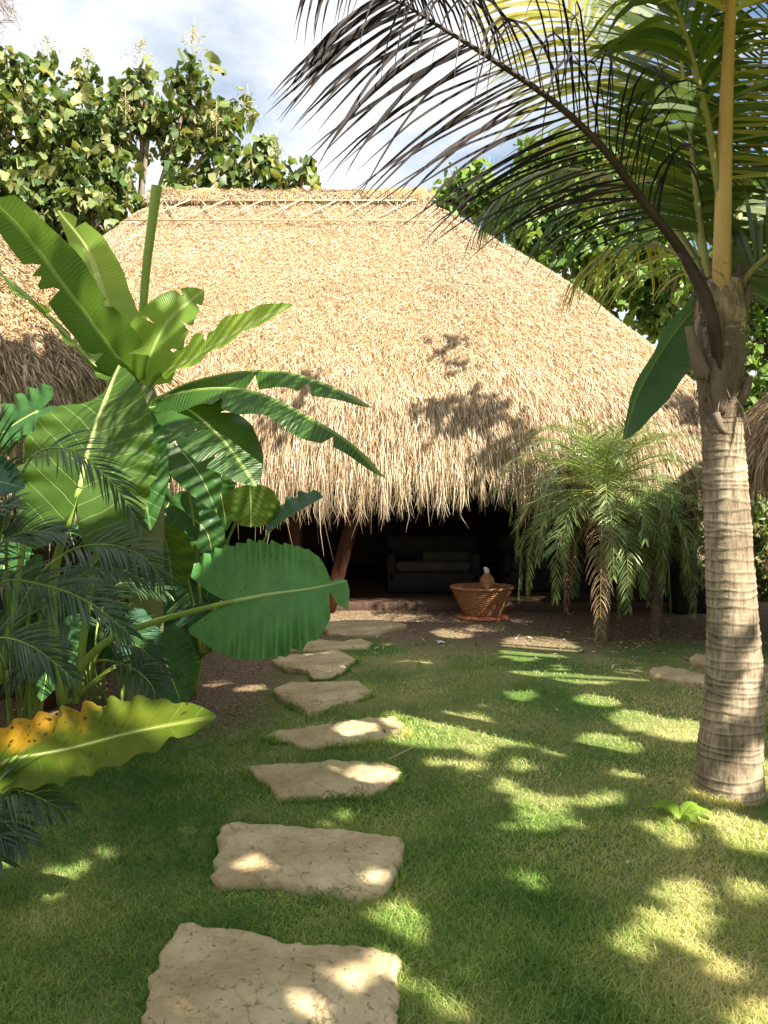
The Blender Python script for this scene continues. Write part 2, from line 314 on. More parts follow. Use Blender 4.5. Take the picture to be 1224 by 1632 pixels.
M_teak = mat_island('teak_leaf', [(.05, .10, .03), (.09, .155, .045), (.15, .22, .065), (.25, .29, .11), (.36, .35, .16)], .45, .33, (1.5, 1.4, .5), .5, nscale=.9)
M_tree2 = mat_island('fresh_tree_leaf', [(.08, .17, .035), (.15, .26, .05), (.26, .38, .09)], .42, .36, (1.5, 1.5, .5), .5)
M_panicle = mat_island('flower_panicle', [(.35, .33, .12), (.5, .45, .25), (.6, .55, .35)], .8, .3, (1.2, 1.2, .8))
M_shadeleaf = mat_island('shade_tree_leaf', [(.04, .10, .02), (.09, .17, .03)], .5, .05, (1.4, 1.5, .5), .3)
M_ear_far = mat_island('shrub_leaf', [(.03, .08, .02), (.05, .12, .03), (.09, .17, .04)], .45, .3, (1.4, 1.5, .5))
M_weed = mat_island('weed_leaf', [(.14, .30, .05), (.2, .38, .07)], .4, .35, (1.5, 1.6, .5))
M_dead = mat_simple('dead_sheath', (.09, .065, .045), (.24, .18, .13), .85, 6, .8, 8, (1, 1, .25), 40, .01)

def mat_ground():
    m, N, L, b = newmat('lawn_and_soil')
    tc = N.new('ShaderNodeTexCoord'); sp = N.new('ShaderNodeSeparateXYZ'); L.new(tc.outputs['Object'], sp.inputs[0])
    n = N.new('ShaderNodeTexNoise'); n.inputs['Scale'].default_value = 1.1; n.inputs['Detail'].default_value = 6; L.new(tc.outputs['Object'], n.inputs['Vector'])
    nf = N.new('ShaderNodeTexNoise'); nf.inputs['Scale'].default_value = 40; nf.inputs['Detail'].default_value = 6; L.new(tc.outputs['Object'], nf.inputs['Vector'])
    g = N.new('ShaderNodeValToRGB'); g.color_ramp.elements[0].color = (.10, .17, .04, 1); g.color_ramp.elements[1].color = (.30, .28, .12, 1)
    g.color_ramp.elements[0].position = .4; g.color_ramp.elements[1].position = .65; L.new(n.outputs['Fac'], g.inputs['Fac'])
    s = N.new('ShaderNodeValToRGB'); s.color_ramp.elements[0].color = (.07, .045, .028, 1); s.color_ramp.elements[1].color = (.40, .29, .19, 1)
    s.color_ramp.elements[0].position = .3; s.color_ramp.elements[1].position = .75; L.new(nf.outputs['Fac'], s.inputs['Fac'])
    # soil beyond y ~ 7.4 m and left of the beds
    a = N.new('ShaderNodeMath'); a.operation = 'MULTIPLY_ADD'; a.inputs[1].default_value = 1.0; L.new(sp.outputs['Y'], a.inputs[0])
    nb = N.new('ShaderNodeMath'); nb.operation = 'MULTIPLY_ADD'; nb.inputs[1].default_value = 3.0; nb.inputs[2].default_value = -8.9; L.new(n.outputs['Fac'], nb.inputs[0]); L.new(nb.outputs[0], a.inputs[2])
    a.use_clamp = True
    lx = N.new('ShaderNodeMath'); lx.operation = 'MULTIPLY_ADD'; lx.inputs[1].default_value = -2.2; lx.inputs[2].default_value = -3.6; lx.use_clamp = True; L.new(sp.outputs['X'], lx.inputs[0])
    yy = N.new('ShaderNodeMath'); yy.operation = 'MULTIPLY_ADD'; yy.inputs[1].default_value = 1.7; yy.inputs[2].default_value = -7.8; yy.use_clamp = True; L.new(sp.outputs['Y'], yy.inputs[0])
    y2 = N.new('ShaderNodeMath'); y2.operation = 'MULTIPLY_ADD'; y2.inputs[1].default_value = 2.2; y2.inputs[2].default_value = -3.6; L.new(yy.outputs[0], y2.inputs[0]); L.new(y2.outputs[0], lx.inputs[2])
    mxm = N.new('ShaderNodeMath'); mxm.operation = 'MAXIMUM'; L.new(a.outputs[0], mxm.inputs[0]); L.new(lx.outputs[0], mxm.inputs[1])
    mc = N.new('ShaderNodeMixRGB'); L.new(mxm.outputs[0], mc.inputs['Fac']); L.new(g.outputs['Color'], mc.inputs['Color1']); L.new(s.outputs['Color'], mc.inputs['Color2'])
    L.new(mc.outputs['Color'], b.inputs['Base Color']); b.inputs['Roughness'].default_value = .95; b.inputs['Specular IOR Level'].default_value = .15
    bp = N.new('ShaderNodeBump'); bp.inputs['Strength'].default_value = .8; bp.inputs['Distance'].default_value = .02; L.new(nf.outputs['Fac'], bp.inputs['Height']); L.new(bp.outputs['Normal'], b.inputs['Normal'])
    return m
M_ground = mat_ground()

def mat_cocotrunk():
    m, N, L, b = newmat('coconut_bark')
    uv = N.new('ShaderNodeUVMap'); uv.uv_map = 'uv'; tc = N.new('ShaderNodeTexCoord')
    mp = N.new('ShaderNodeMapping'); mp.inputs['Scale'].default_value = (14, 14, 2.5); L.new(tc.outputs['Object'], mp.inputs['Vector'])
    n = N.new('ShaderNodeTexNoise'); n.inputs['Scale'].default_value = 3; n.inputs['Detail'].default_value = 8; n.inputs['Roughness'].default_value = .7; L.new(mp.outputs['Vector'], n.inputs['Vector'])
    r = N.new('ShaderNodeValToRGB'); r.color_ramp.elements[0].position = .33; r.color_ramp.elements[1].position = .62
    r.color_ramp.elements[0].color = (.17, .13, .09, 1); r.color_ramp.elements[1].color = (.52, .42, .30, 1); L.new(n.outputs['Fac'], r.inputs['Fac'])
    sp = N.new('ShaderNodeSeparateXYZ'); L.new(uv.outputs['UV'], sp.inputs[0])
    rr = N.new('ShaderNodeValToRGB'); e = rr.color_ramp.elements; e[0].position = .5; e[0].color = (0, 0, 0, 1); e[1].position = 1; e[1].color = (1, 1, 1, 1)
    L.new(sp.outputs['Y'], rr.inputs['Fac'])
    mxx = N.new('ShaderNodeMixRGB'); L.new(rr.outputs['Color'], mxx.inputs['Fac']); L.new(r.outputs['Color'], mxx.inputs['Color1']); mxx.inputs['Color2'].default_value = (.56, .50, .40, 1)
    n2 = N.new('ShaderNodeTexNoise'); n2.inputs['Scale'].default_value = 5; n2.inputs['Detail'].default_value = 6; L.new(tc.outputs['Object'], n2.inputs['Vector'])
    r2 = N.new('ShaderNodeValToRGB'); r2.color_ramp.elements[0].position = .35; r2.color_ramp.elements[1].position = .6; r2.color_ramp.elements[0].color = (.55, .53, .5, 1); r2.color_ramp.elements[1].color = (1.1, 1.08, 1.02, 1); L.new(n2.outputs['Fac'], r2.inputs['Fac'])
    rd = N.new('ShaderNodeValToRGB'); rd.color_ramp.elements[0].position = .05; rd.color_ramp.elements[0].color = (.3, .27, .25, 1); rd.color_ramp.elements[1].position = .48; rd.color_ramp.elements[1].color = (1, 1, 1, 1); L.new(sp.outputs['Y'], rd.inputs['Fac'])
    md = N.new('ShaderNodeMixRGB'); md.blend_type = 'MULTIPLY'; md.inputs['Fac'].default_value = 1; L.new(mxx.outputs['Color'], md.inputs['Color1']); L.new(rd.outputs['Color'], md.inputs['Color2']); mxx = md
    m2 = N.new('ShaderNodeMixRGB'); m2.blend_type = 'MULTIPLY'; m2.inputs['Fac'].default_value = 1; L.new(mxx.outputs['Color'], m2.inputs['Color1']); L.new(r2.outputs['Color'], m2.inputs['Color2'])
    L.new(m2.outputs['Color'], b.inputs['Base Color'])
    bp = N.new('ShaderNodeBump'); bp.inputs['Strength'].default_value = .8; bp.inputs['Distance'].default_value = .008; L.new(n.outputs['Fac'], bp.inputs['Height']); L.new(bp.outputs['Normal'], b.inputs['Normal'])
    b.inputs['Roughness'].default_value = .85; b.inputs['Specular IOR Level'].default_value = .2
    return m
M_cocotrunk = mat_cocotrunk()

# ------------------------------------------------------------------ value noise for placement
_ng = rng.random((64, 64))
def vnoise(x, y, s=1.0):
    x = np.asarray(x, float) * s + 100; y = np.asarray(y, float) * s + 100
    i = np.floor(x).astype(int); j = np.floor(y).astype(int); u = x - i; v = y - j
    u = u * u * (3 - 2 * u); v = v * v * (3 - 2 * v)
    g = lambda a, b: _ng[a % 64, b % 64]
    return (g(i, j) * (1 - u) + g(i + 1, j) * u) * (1 - v) + (g(i, j + 1) * (1 - u) + g(i + 1, j + 1) * u) * v
def gz(x, y):
    """gentle unevenness of the ground"""
    return (vnoise(x, y, .8) - .5) * .05 + (vnoise(x, y, 4) - .5) * .012

# ------------------------------------------------------------------ ground
def make_ground():
    xs = np.concatenate([[-900, -300, -100, -40, -20], np.arange(-10, 10.01, .12), [20, 40, 100, 300, 900]])
    ys = np.concatenate([[-300, -100, -40, -15, -6], np.arange(-2, 14, .12), [17, 25, 40, 100, 300, 1200]])
    X, Y = np.meshgrid(xs, ys); Z = np.where((np.abs(X) < 10) & (Y > -2) & (Y < 13), gz(X, Y), 0)
    V = np.stack([X, Y, Z], -1).reshape(-1, 3)
    o = mesh('ground', V, gridq(len(ys), len(xs)), M_ground, origin=(0, 0, 0)); tag(o, kind='structure')
make_ground()

# ------------------------------------------------------------------ stepping stones
STONES = [
 ([(286,1474),(300,1472),(345,1480),(400,1484),(430,1494),(500,1505),(540,1506),(590,1512),(636,1520),(633,1550),(630,1590),(630,1640),(610,1760),(420,1790),(215,1770),(232,1640),(243,1560),(262,1515),(276,1490)], 'large tan sandstone slab with diagonal sun streaks, nearest of the stepping stones', .05),
 ([(352,1316),(376,1310),(440,1316),(520,1320),(560,1326),(610,1330),(640,1333),(647,1345),(640,1366),(628,1386),(612,1404),(596,1418),(572,1424),(530,1410),(470,1400),(420,1397),(388,1400),(350,1402),(347,1385),(350,1350)], 'near-rectangular pocked stone slab with a chipped right end, second in the path', .055),
 ([(395,1222),(440,1217),(530,1214),(610,1214),(625,1219),(645,1230),(615,1248),(592,1262),(530,1262),(452,1268),(436,1252),(418,1238)], 'pointed buff stone with sun spots on its right half, below the triangular stone', .03),
 ([(421,1173),(440,1166),(480,1162),(520,1156),(560,1150),(590,1144),(625,1141),(640,1152),(653,1172),(620,1172),(600,1178),(560,1184),(500,1190),(450,1180)], 'triangular pale stone half in bright sun with lit grass at its right', .02),
 ([(436,1097),(456,1089),(510,1087),(570,1085),(590,1098),(588,1106),(540,1120),(492,1135),(472,1120),(444,1108)], 'shaded wedge-shaped grey-tan stone with a point toward the viewer', .04),
 ([(432,1053),(450,1044),(500,1041),(540,1037),(568,1051),(556,1058),(545,1072),(520,1080),(498,1080),(488,1068),(455,1062)], 'flat brown stone crossed by a white strip of sunlight', .035),
 ([(452,1036),(500,1020),(545,1022),(580,1019),(593,1026),(582,1034),(540,1035),(500,1037)], 'narrow brown slab with a small dark hole, just below the path\'s last stone', .03),
 ([(510,992),(560,988),(610,988),(648,995),(620,1001),(600,1008),(570,1012),(525,1008)], 'thick brown slab at the hut floor, farthest of the stepping stones', .05),
 ([(1036,1066),(1060,1062),(1100,1070),(1150,1081),(1150,1094),(1100,1086),(1045,1078)], 'long grey edging slab lying left of the coconut trunk', .04),
 ([(1100,1046),(1130,1044),(1215,1054),(1224,1064),(1150,1062),(1105,1054)], 'narrow grey slab passing behind the coconut trunk', .04),
 ([(1195,1075),(1240,1070),(1290,1078),(1280,1092),(1210,1090)], 'grey slab in the shade at the right frame edge', .05),
]
STONE_POLYS = []
def make_stone(poly, label, h, i):
    P = np.array([gp(x, y, h)[:2] for x, y in poly]); c = P.mean(0)
    out = []
    for a, b in zip(P, np.roll(P, -1, 0)):
        n = max(2, int(np.linalg.norm(b - a) / .022))
        for k in range(n): out.append(a + (b - a) * k / n)
    P = np.array(out); n = len(P)
    rad = P - c; L = np.linalg.norm(rad, axis=1); u = rad / L[:, None]
    j = np.array([sum(random.gauss(0, 1) for _ in range(1)) for _ in range(n)]); j = (j + np.roll(j, 1) + np.roll(j, 2)) / 3 * .015 + np.array([random.gauss(0, .0035) for _ in range(n)])
    P = P + u * j[:, None]; STONE_POLYS.append(P.copy())
    rings = [(-.012, -.06), (.012, -.015), (.006, h * .35), (.008, h * .75), (-.002, h * .97), (-.012, h + .003)]
    V = []; g0 = float(gz(*c))
    for k, (off, z) in enumerate(rings):
        jj = rng.normal(0, .004, n); jj = (jj + np.roll(jj, 1)) / 2
        V.append(np.column_stack([P + u * (off + jj)[:, None], np.full(n, z + g0 * .0) + rng.normal(0, .002, n)]))
    for f in np.linspace(.96, 0.0, 30):
        Q = c + (P - u * .012 - c) * f
        zz = h + .006 + (vnoise(Q[:, 0], Q[:, 1], 6) - .5) * .022 + (vnoise(Q[:, 0], Q[:, 1], 19) - .5) * .014 + (vnoise(Q[:, 0] + Q[:, 1] * .6, Q[:, 1] * 2, 45) - .5) * .006
        V.append(np.column_stack([Q, zz]))
    V = np.concatenate(V)
    o = mesh('stepping_stone', V, gridq(len(rings) + 30, n, True), M_stone, origin=(c[0], c[1], 0))
    tag(o, label, 'stone', 'flat stones of the garden path' if i < 8 else 'edging slabs by the coconut palm')
for i, (p, l, h) in enumerate(STONES): make_stone(p, l, h, i)

def inpoly(P, x, y):
    r = np.zeros(len(x), bool); n = len(P); j = n - 1
    for i in range(n):
        xi, yi = P[i]; xj, yj = P[j]
        c = ((yi > y) != (yj > y)) & (x < (xj - xi) * (y - yi) / (yj - yi + 1e-12) + xi); r ^= c; j = i
    return r

# ------------------------------------------------------------------ grass and litter
def grassy(x, y):
    lim = 7.55 + (vnoise(x, y, 1.1) - .5) * 1.6 - np.clip(x - 1.2, 0, 3) * .35
    g = np.clip((lim - y) / .8, 0, 1)
    g *= np.clip((x + 1.95 - 1.0 * np.clip((y - 4.6) / 1.3, 0, 1) + (vnoise(x, y, 2) - .5) * .5) / .35, 0, 1)
    return g
def make_grass(N=330000):
    px = rng.uniform(-500, 1950, N); py = 1010 + (1720 - 1010) * rng.random(N) ** .8
    D = np.array([(px - 612) / F, np.zeros(N), np.zeros(N)]).T + _u * ((816 - py) / F)[:, None] + _f
    t = -CAM_H / D[:, 2]; G = C0 + D * t[:, None]; x, y = G[:, 0], G[:, 1]
    keep = rng.random(N) < grassy(x, y) * (.45 + .9 * vnoise(x, y, 2.3))
    # worn bare spot by the coconut trunk
    keep &= ~(((x - 1.95) / .22) ** 2 + ((y - 3.72) / .16) ** 2 < 1)
    for P in STONE_POLYS: keep &= ~inpoly(P, x, y)
    ex = []
    for P in STONE_POLYS[:7]:
        m = P.mean(0); a = P[rng.integers(0, len(P), 1500)]; u_ = norm(a - m); ex.append(a + u_ * rng.uniform(.004, .035, (1500, 1)) + rng.normal(0, .006, (1500, 2)))
    tb_ = gp(1161, 1275); aa = rng.uniform(0, 6.28, 1400); rr = .15 + np.abs(rng.normal(0, .025, 1400)); ex.append(np.column_stack([tb_[0] + rr * np.cos(aa), 4.02 + rr * np.sin(aa)]))
    ex = np.concatenate(ex); ex = ex[rng.random(len(ex)) < grassy(ex[:, 0], ex[:, 1]) * np.clip(vnoise(ex[:, 0], ex[:, 1], 9) * 2 - .4, 0, 1)]; ne = len(ex)
    x, y = np.concatenate([x[keep], ex[:, 0]]), np.concatenate([y[keep], ex[:, 1]]); n = len(x); z = gz(x, y)
    h = rng.uniform(.014, .034, n) * (.7 + .7 * vnoise(x, y, 1.7)) * np.where(np.arange(n) >= n - ne, 1.7, 1); az = rng.uniform(0, 2 * math.pi, n); ln = rng.uniform(.2, 1.3, n)
    d = np.column_stack([np.cos(az) * ln, np.sin(az) * ln, np.ones(n)]); d = norm(d) * h[:, None] * 1.3
    p0 = np.column_stack([x, y, z - .004]); p1 = p0 + d * .55; p2 = p0 + d + np.column_stack([np.cos(az), np.sin(az), np.full(n, -.5)]) * (h * .35)[:, None]
    pts = np.stack([p0, p1, p2], 1); dist = y
    w = (.0016 + .00075 * dist); wid = np.stack([w, w * .8, w * .1], 1)
    a2 = rng.uniform(0, 2 * math.pi, n); s = np.column_stack([np.cos(a2), np.sin(a2), np.zeros(n)]); side = np.repeat(s[:, None], 3, 1)
    V, Q, U = ribbons(pts, wid, side)
    o = mesh('grass', V, Q, M_grass, origin=(0, 0, 0), smooth=False); tag(o, 'short patchy lawn grass growing round the stepping stones', 'grass', kind='stuff')
make_grass()
def make_litter(N=2600):
    x = rng.uniform(-1.2, 5, N); y = rng.uniform(6.6, 10.2, N)
    k = rng.random(N) < (1 - .9 * grassy(x, y)) * (.25 + np.exp(-((x - 2.8) / 1.3) ** 2 - ((y - 8.0) / 1.0) ** 2))
    x, y = x[k], y[k]; n = len(x); az = rng.uniform(0, 2 * math.pi, n); L = rng.uniform(.02, .09, n)
    d = np.column_stack([np.cos(az), np.sin(az), rng.uniform(-.1, .4, n)]) * L[:, None]
    p0 = np.column_stack([x, y, gz(x, y) + .006]); pts = np.stack([p0, p0 + d * .5 + [0, 0, .006], p0 + d], 1)
    w = rng.uniform(.006, .03, n); wid = np.stack([w * .4, w, w * .15], 1)
    s = np.column_stack([-np.sin(az), np.cos(az), rng.uniform(-.3, .3, n)]); V, Q, U = ribbons(pts, wid, np.repeat(s[:, None], 3, 1))
    o = mesh('leaf_litter', V, Q, M_soillitter, origin=(0, 0, 0)); tag(o, 'dry leaf scraps and pale chips scattered over the soil below the date palms', 'leaf litter', kind='stuff')
make_litter()
def dry_leaves(n=60):
    x = rng.uniform(-1.2, 2.6, n); y = rng.uniform(2.4, 7.5, n); P = np.column_stack([x, y, gz(x, y) + .022]); az = rng.uniform(0, 6.28, n); L = rng.uniform(.02, .05, n)
    d = np.column_stack([np.cos(az), np.sin(az), rng.uniform(-.1, .2, n)]) * L[:, None]; w = L[:, None] * np.array([.1, .5, .05])[None]
    sd = np.column_stack([-np.sin(az), np.cos(az), rng.uniform(-.3, .3, n)]); V, Q, _ = ribbons(np.stack([P - d / 2, P + [0, 0, .006], P + d / 2], 1), w, np.repeat(sd[:, None], 3, 1))
    o = mesh('fallen_leaves', V, Q, M_soillitter, origin=(0, 0, 0)); tag(o, 'tiny dry leaf bits fallen among the lawn grass', 'fallen leaves', kind='stuff')
dry_leaves()

# ------------------------------------------------------------------ thatched roofs
def roof_part(root, foot, apex, z_e, z_r, mat, fringe_n, straw_n, frange, vis=None, flen=(.45, .85), bell=.06, wid=(.0035, .0075), scal=.2, uvis=None, pexp=.96):
    """foot(u)->(x,y) closed plan, apex(u)->(x,y) point of the ridge that u runs up to; v=0 eave, v=1 ridge"""
    nu, nv = 160, 40
    def P(u, v):
        f = foot(u); a = apex(u); w = v ** pexp
        xy = f + (a - f) * v[:, None]
        z = z_e + (z_r - z_e) * w - bell * np.sin(np.pi * np.clip(v, 0, 1)) * (z_r - z_e) * .6
        z = z - .28 * np.clip(1 - v / .07, 0, 1) ** 2                 # thatch turns down at the eave
        z = z + (vnoise(u * 60, v * 9, 1.0) - .5) * .10
        return np.column_stack([xy, z])
    us = np.linspace(0, 1, nu, endpoint=False); vs_ = np.linspace(0, 1, nv)
    U, Vv = np.meshgrid(us, vs_); G = P(U.ravel(), Vv.ravel())
    th = mesh('thatch_roof', G, gridq(nv, nu, True), M_thatchbase, root)
    # underside/eave thickness
    e0 = P(us, np.zeros(nu)); e1 = e0.copy(); cxy = e0[:, :2].mean(0); e1[:, :2] = cxy + (e0[:, :2] - cxy) * .93; e1[:, 2] -= .10
    e2 = P(us, np.full(nu, .5)); e2[:, 2] -= .5; e2[:, :2] = cxy + (e2[:, :2] - cxy) * .97; e3 = P(us, np.full(nu, .98)); e3[:, 2] -= .6
    mesh('roof_underside', np.concatenate([e0 - [0, 0, .02], e1, e2, e3]), gridq(4, nu, True), M_thatchbase, root)
    # loose straw lying on the roof
    def strands(n, vlo, vhi, lmin, lmax, wmin, wmax, lift, pw=1.0):
        u = rng.uniform(*frange, n) % 1; v = vlo + (vhi - vlo) * rng.random(n) ** pw
        p = P(u, v); e = .004
        pd = P(u, np.clip(v - e, 0, 1)); pd[:, 2] += 0
        down = norm(foot(u) - apex(u)); down = norm(np.column_stack([down, np.full(n, -(z_r - z_e) / 3.6)]))
        tan = norm(np.column_stack([foot(u + .002) - foot(u - .002), np.zeros(n)])); nr = norm(np.cross(tan, down)); nr *= np.sign(nr[:, 2:3])
        ea = np.clip(1 - v / .22, 0, 1); L = rng.uniform(lmin, lmax, n) * (1 + 1.6 * ea)
        dd = norm(down + np.array([0, 0, -.8]) * ea[:, None] + tan * (rng.normal(0, .95, n) * (1 - .75 * ea))[:, None] + nr * rng.uniform(-.05, lift, n)[:, None])
        p0 = p + nr * rng.uniform(.0, .03, n)[:, None]; p1 = p0 + dd * (L * .5)[:, None] + nr * (.012); p2 = p0 + dd * L[:, None] + down * (L * .1)[:, None]
        w = rng.uniform(wmin, wmax, n); side = norm(np.cross(dd, nr + rng.normal(0, .5, (n, 3))))
        return ribbons(np.stack([p0, p1, p2], 1), np.stack([w, w, w * .3], 1), np.repeat(side[:, None], 3, 1))
    b = MB(); b.add(*strands(straw_n, .0, 1, .035, .10, *wid, .4))
    b.build('straw_layer', mat, th, smooth=False)
    # hanging fringe
    n = fringe_n; u = rng.uniform(*frange, n); u = u + .0015 * np.sin(u * 900); u %= 1; v = .075 * rng.random(n) ** 1.7
    p0 = P(u, v); out = norm(np.column_stack([foot(u) - apex(u), np.zeros(n)]))
    tan = norm(np.column_stack([foot(u + .002) - foot(u - .002), np.zeros(n)]))
    sc = 1 - scal * 2.2 * (1 - vnoise(u * 130, u * 0 + 3, 1.0)) + scal * (vnoise(u * 700, u * 0 + 9, 1.0) - .5) * 2
    L = (rng.uniform(*flen, n) * sc) * (1 + (rng.random(n) < .02) * .35) + v * 2.5
    sw = tan * rng.normal(0, .10, n)[:, None] + out * rng.uniform(-.10, .14, n)[:, None]
    dn = np.array([0, 0, -1.0]); L = L * (1 + .9 * (rng.random(n) < .03) * rng.random(n))
    k1 = norm(out * .42 + dn * .9 + sw); k2 = norm(out * .25 + dn + sw); k3 = norm(dn + sw * .6 + tan * rng.normal(0, .1, n)[:, None])
    p0 = p0 + rng.uniform(-.04, .04, n)[:, None] * dn; p1 = p0 + k1 * .06 ; p2 = p1 + k2 * (L * .35)[:, None]; p3 = p2 + k3 * (L * .35)[:, None]; p4 = p3 + norm(k3 + tan * rng.normal(0, .25, n)[:, None]) * (L * .3)[:, None]
    w = rng.uniform(wid[0] * .9, wid[1] * 1.3, n); sd = norm(tan + out * rng.normal(0, .6, n)[:, None])
    V, Q, UU = ribbons(np.stack([p0, p1, p2, p3, p4], 1), np.stack([w, w, w * .9, w * .6, w * .15], 1), np.repeat(sd[:, None], 5, 1))
    mesh('eave_fringe', V, Q, M_fringe if mat is M_straw else mat, root, smooth=False)
    return P
def rrect(cx, cy, hx, hy, r, n_exp=3.2):
    """superellipse plan, u=0.75 is the front (towards -y) centre"""
    def raw(u):
        a = np.asarray(u, float) * 2 * math.pi; c, s = np.cos(a), np.sin(a)
        return np.column_stack([cx + hx * np.sign(c) * np.abs(c) ** (2 / n_exp), cy + hy * np.sign(s) * np.abs(s) ** (2 / n_exp)])
    ug = np.linspace(-.25, 1.25, 24001); g = raw(ug); ar = np.concatenate([[0], np.cumsum(np.linalg.norm(np.diff(g, axis=0), axis=1))])
    a0, a1 = np.interp([0, 1], ug, ar); fr = (ar - a0) / (a1 - a0)          # arc length, so that straw is spread evenly
    def foot(u):
        u = np.asarray(u, float); u = np.where(u > 1.2, u - 1, u); return np.column_stack([np.interp(u, fr, g[:, 0]), np.interp(u, fr, g[:, 1])])
    return foot

# main hut
RY = 12.6; rl = at(262, 322, RY); rr = at(668, 312, RY)
HX0, HX1 = rl[0] - 3.4, 4.98; HY0, HY1 = 9.15, 16.0
mh = thing('thatched_hut', ((HX0 + HX1) / 2, 12.6, 0), 'large open hut with golden thatched hip roof and a bamboo lattice along its ridge', 'hut')
mfoot = rrect((HX0 + HX1) / 2, (HY0 + HY1) / 2, (HX1 - HX0) / 2, (HY1 - HY0) / 2, 1, 4.6)
def mapex(u):
    f = mfoot(u); return np.column_stack([np.clip(f[:, 0], rl[0], rr[0]), np.full(len(f), RY)])
ZR = rl[2]
P_main = roof_part(mh, mfoot, mapex, 2.02, ZR, M_straw, 24000, 250000, (.52, 1.05), flen=(.34, .66), bell=.0, pexp=.70)
# ridge cap and lattice
cap = MB(); n = 40
xs = np.linspace(rl[0] - .15, rr[0] + .12, n); cz = ZR + .02 + .06 * np.sin(np.linspace(0, 9, n)) * .4
V, Q = tube(np.column_stack([xs, np.full(n, RY), cz]), [.12, .17, .15, .18, .15, .17, .19], 10, None, True, .09); cap.add(V, Q)
rc = cap.build('ridge_cap', M_thatchbase, mh)
nn = 7000; x = rng.uniform(rl[0] - .25, rr[0] + .18, nn); a = rng.uniform(-.2, math.pi * .9, nn); rr_ = .15
p0 = np.column_stack([x, RY - np.cos(a) * rr_, ZR + np.sin(a) * rr_]); nr = np.column_stack([np.zeros(nn), -np.cos(a), np.sin(a)])
dd = norm(np.column_stack([rng.normal(0, 1, nn), -np.sin(a) * .8, -np.cos(a) * .8]) + nr * rng.uniform(0, .35, nn)[:, None]); L = rng.uniform(.05, .14, nn)
w = rng.uniform(.006, .012, nn); sd = norm(np.cross(dd, nr))
V, Q, _ = ribbons(np.stack([p0, p0 + dd * L[:, None] * .5 + nr * .012, p0 + dd * L[:, None]], 1), np.stack([w, w, w * .3], 1), np.repeat(sd[:, None], 3, 1))
mesh('straw_layer', V, Q, M_straw, rc, smooth=False)
# lattice: two rails and zigzag strips lying on the front slope
def on_front(x, v):
    """point on the front slope at x"""
    ys = HY0 + (RY - HY0) * v; z = 2.02 + (ZR - 2.02) * v ** .70
    return np.array([x, ys, z]) + np.array([0, -.65, .75]) * .085
lat = MB()
x0, x1 = rl[0] - .05, rr[0] - .05; v0, v1 = .80, .965
lat.add(*tube([on_front(x0 + .1, v1), on_front(x1, v1)], [.013], 6)); lat.add(*tube([on_front(x0 - .35, v0), on_front(x1 + .25, v0)], [.013], 6))
nz_ = 7; st = (x1 - x0) / nz_
for i in range(nz_):
    a = x0 + .1 + i * st
    lat.add(*tube([on_front(a, v1), on_front(a + st * .6, v0)], [.011], 6))
    lat.add(*tube([on_front(a - st * .35, v0), on_front(a + st * .72, v1) + [0, -.012, .012]], [.011], 6))
lat.build('ridge_lattice', M_cord, mh)
# hip comb: line of rolled thatch along the right hip
for s_, cols in ((1, 0),):
    hp = [np.array([rr[0] + (3.05) * t, RY - (RY - HY0 - .35) * t, ZR + .03 + (2.15 - ZR) * t ** 1.02]) for t in np.linspace(0, .93, 10)]
# floor, posts, walls
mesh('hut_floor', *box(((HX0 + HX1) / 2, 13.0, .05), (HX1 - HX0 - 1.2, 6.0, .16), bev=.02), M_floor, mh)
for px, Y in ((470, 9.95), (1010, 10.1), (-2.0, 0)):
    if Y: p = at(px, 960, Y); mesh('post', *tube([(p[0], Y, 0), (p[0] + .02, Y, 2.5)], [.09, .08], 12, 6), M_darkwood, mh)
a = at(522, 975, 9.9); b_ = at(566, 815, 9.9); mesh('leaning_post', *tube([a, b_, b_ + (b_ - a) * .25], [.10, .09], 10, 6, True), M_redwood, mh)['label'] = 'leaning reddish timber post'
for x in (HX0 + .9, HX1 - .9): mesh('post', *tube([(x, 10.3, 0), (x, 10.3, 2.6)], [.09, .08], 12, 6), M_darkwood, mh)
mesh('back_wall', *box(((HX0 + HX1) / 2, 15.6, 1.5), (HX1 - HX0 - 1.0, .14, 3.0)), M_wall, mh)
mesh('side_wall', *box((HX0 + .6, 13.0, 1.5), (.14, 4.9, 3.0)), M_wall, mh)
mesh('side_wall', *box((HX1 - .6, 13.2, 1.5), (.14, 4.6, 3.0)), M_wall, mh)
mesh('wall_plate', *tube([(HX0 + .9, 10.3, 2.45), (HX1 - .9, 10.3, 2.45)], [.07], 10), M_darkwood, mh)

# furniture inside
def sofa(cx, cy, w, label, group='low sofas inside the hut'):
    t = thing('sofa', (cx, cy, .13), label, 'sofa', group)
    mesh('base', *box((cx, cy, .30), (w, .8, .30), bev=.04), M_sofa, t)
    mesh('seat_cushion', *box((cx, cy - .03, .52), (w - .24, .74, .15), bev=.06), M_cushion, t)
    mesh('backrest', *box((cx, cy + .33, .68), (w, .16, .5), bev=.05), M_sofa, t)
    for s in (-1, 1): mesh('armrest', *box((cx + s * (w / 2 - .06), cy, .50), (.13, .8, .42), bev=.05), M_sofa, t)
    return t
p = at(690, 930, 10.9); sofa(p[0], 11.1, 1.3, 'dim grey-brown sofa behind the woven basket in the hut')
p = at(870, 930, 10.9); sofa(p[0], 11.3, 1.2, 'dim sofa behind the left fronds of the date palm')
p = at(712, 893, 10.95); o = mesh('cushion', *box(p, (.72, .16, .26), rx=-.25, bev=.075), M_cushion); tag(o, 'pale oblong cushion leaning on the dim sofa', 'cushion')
p = at(845, 907, 11.1); o = mesh('cushion', *box(p, (.55, .3, .16), bev=.07), M_cushion); tag(o, 'flat rounded cushion on the sofa right of the basket', 'cushion')
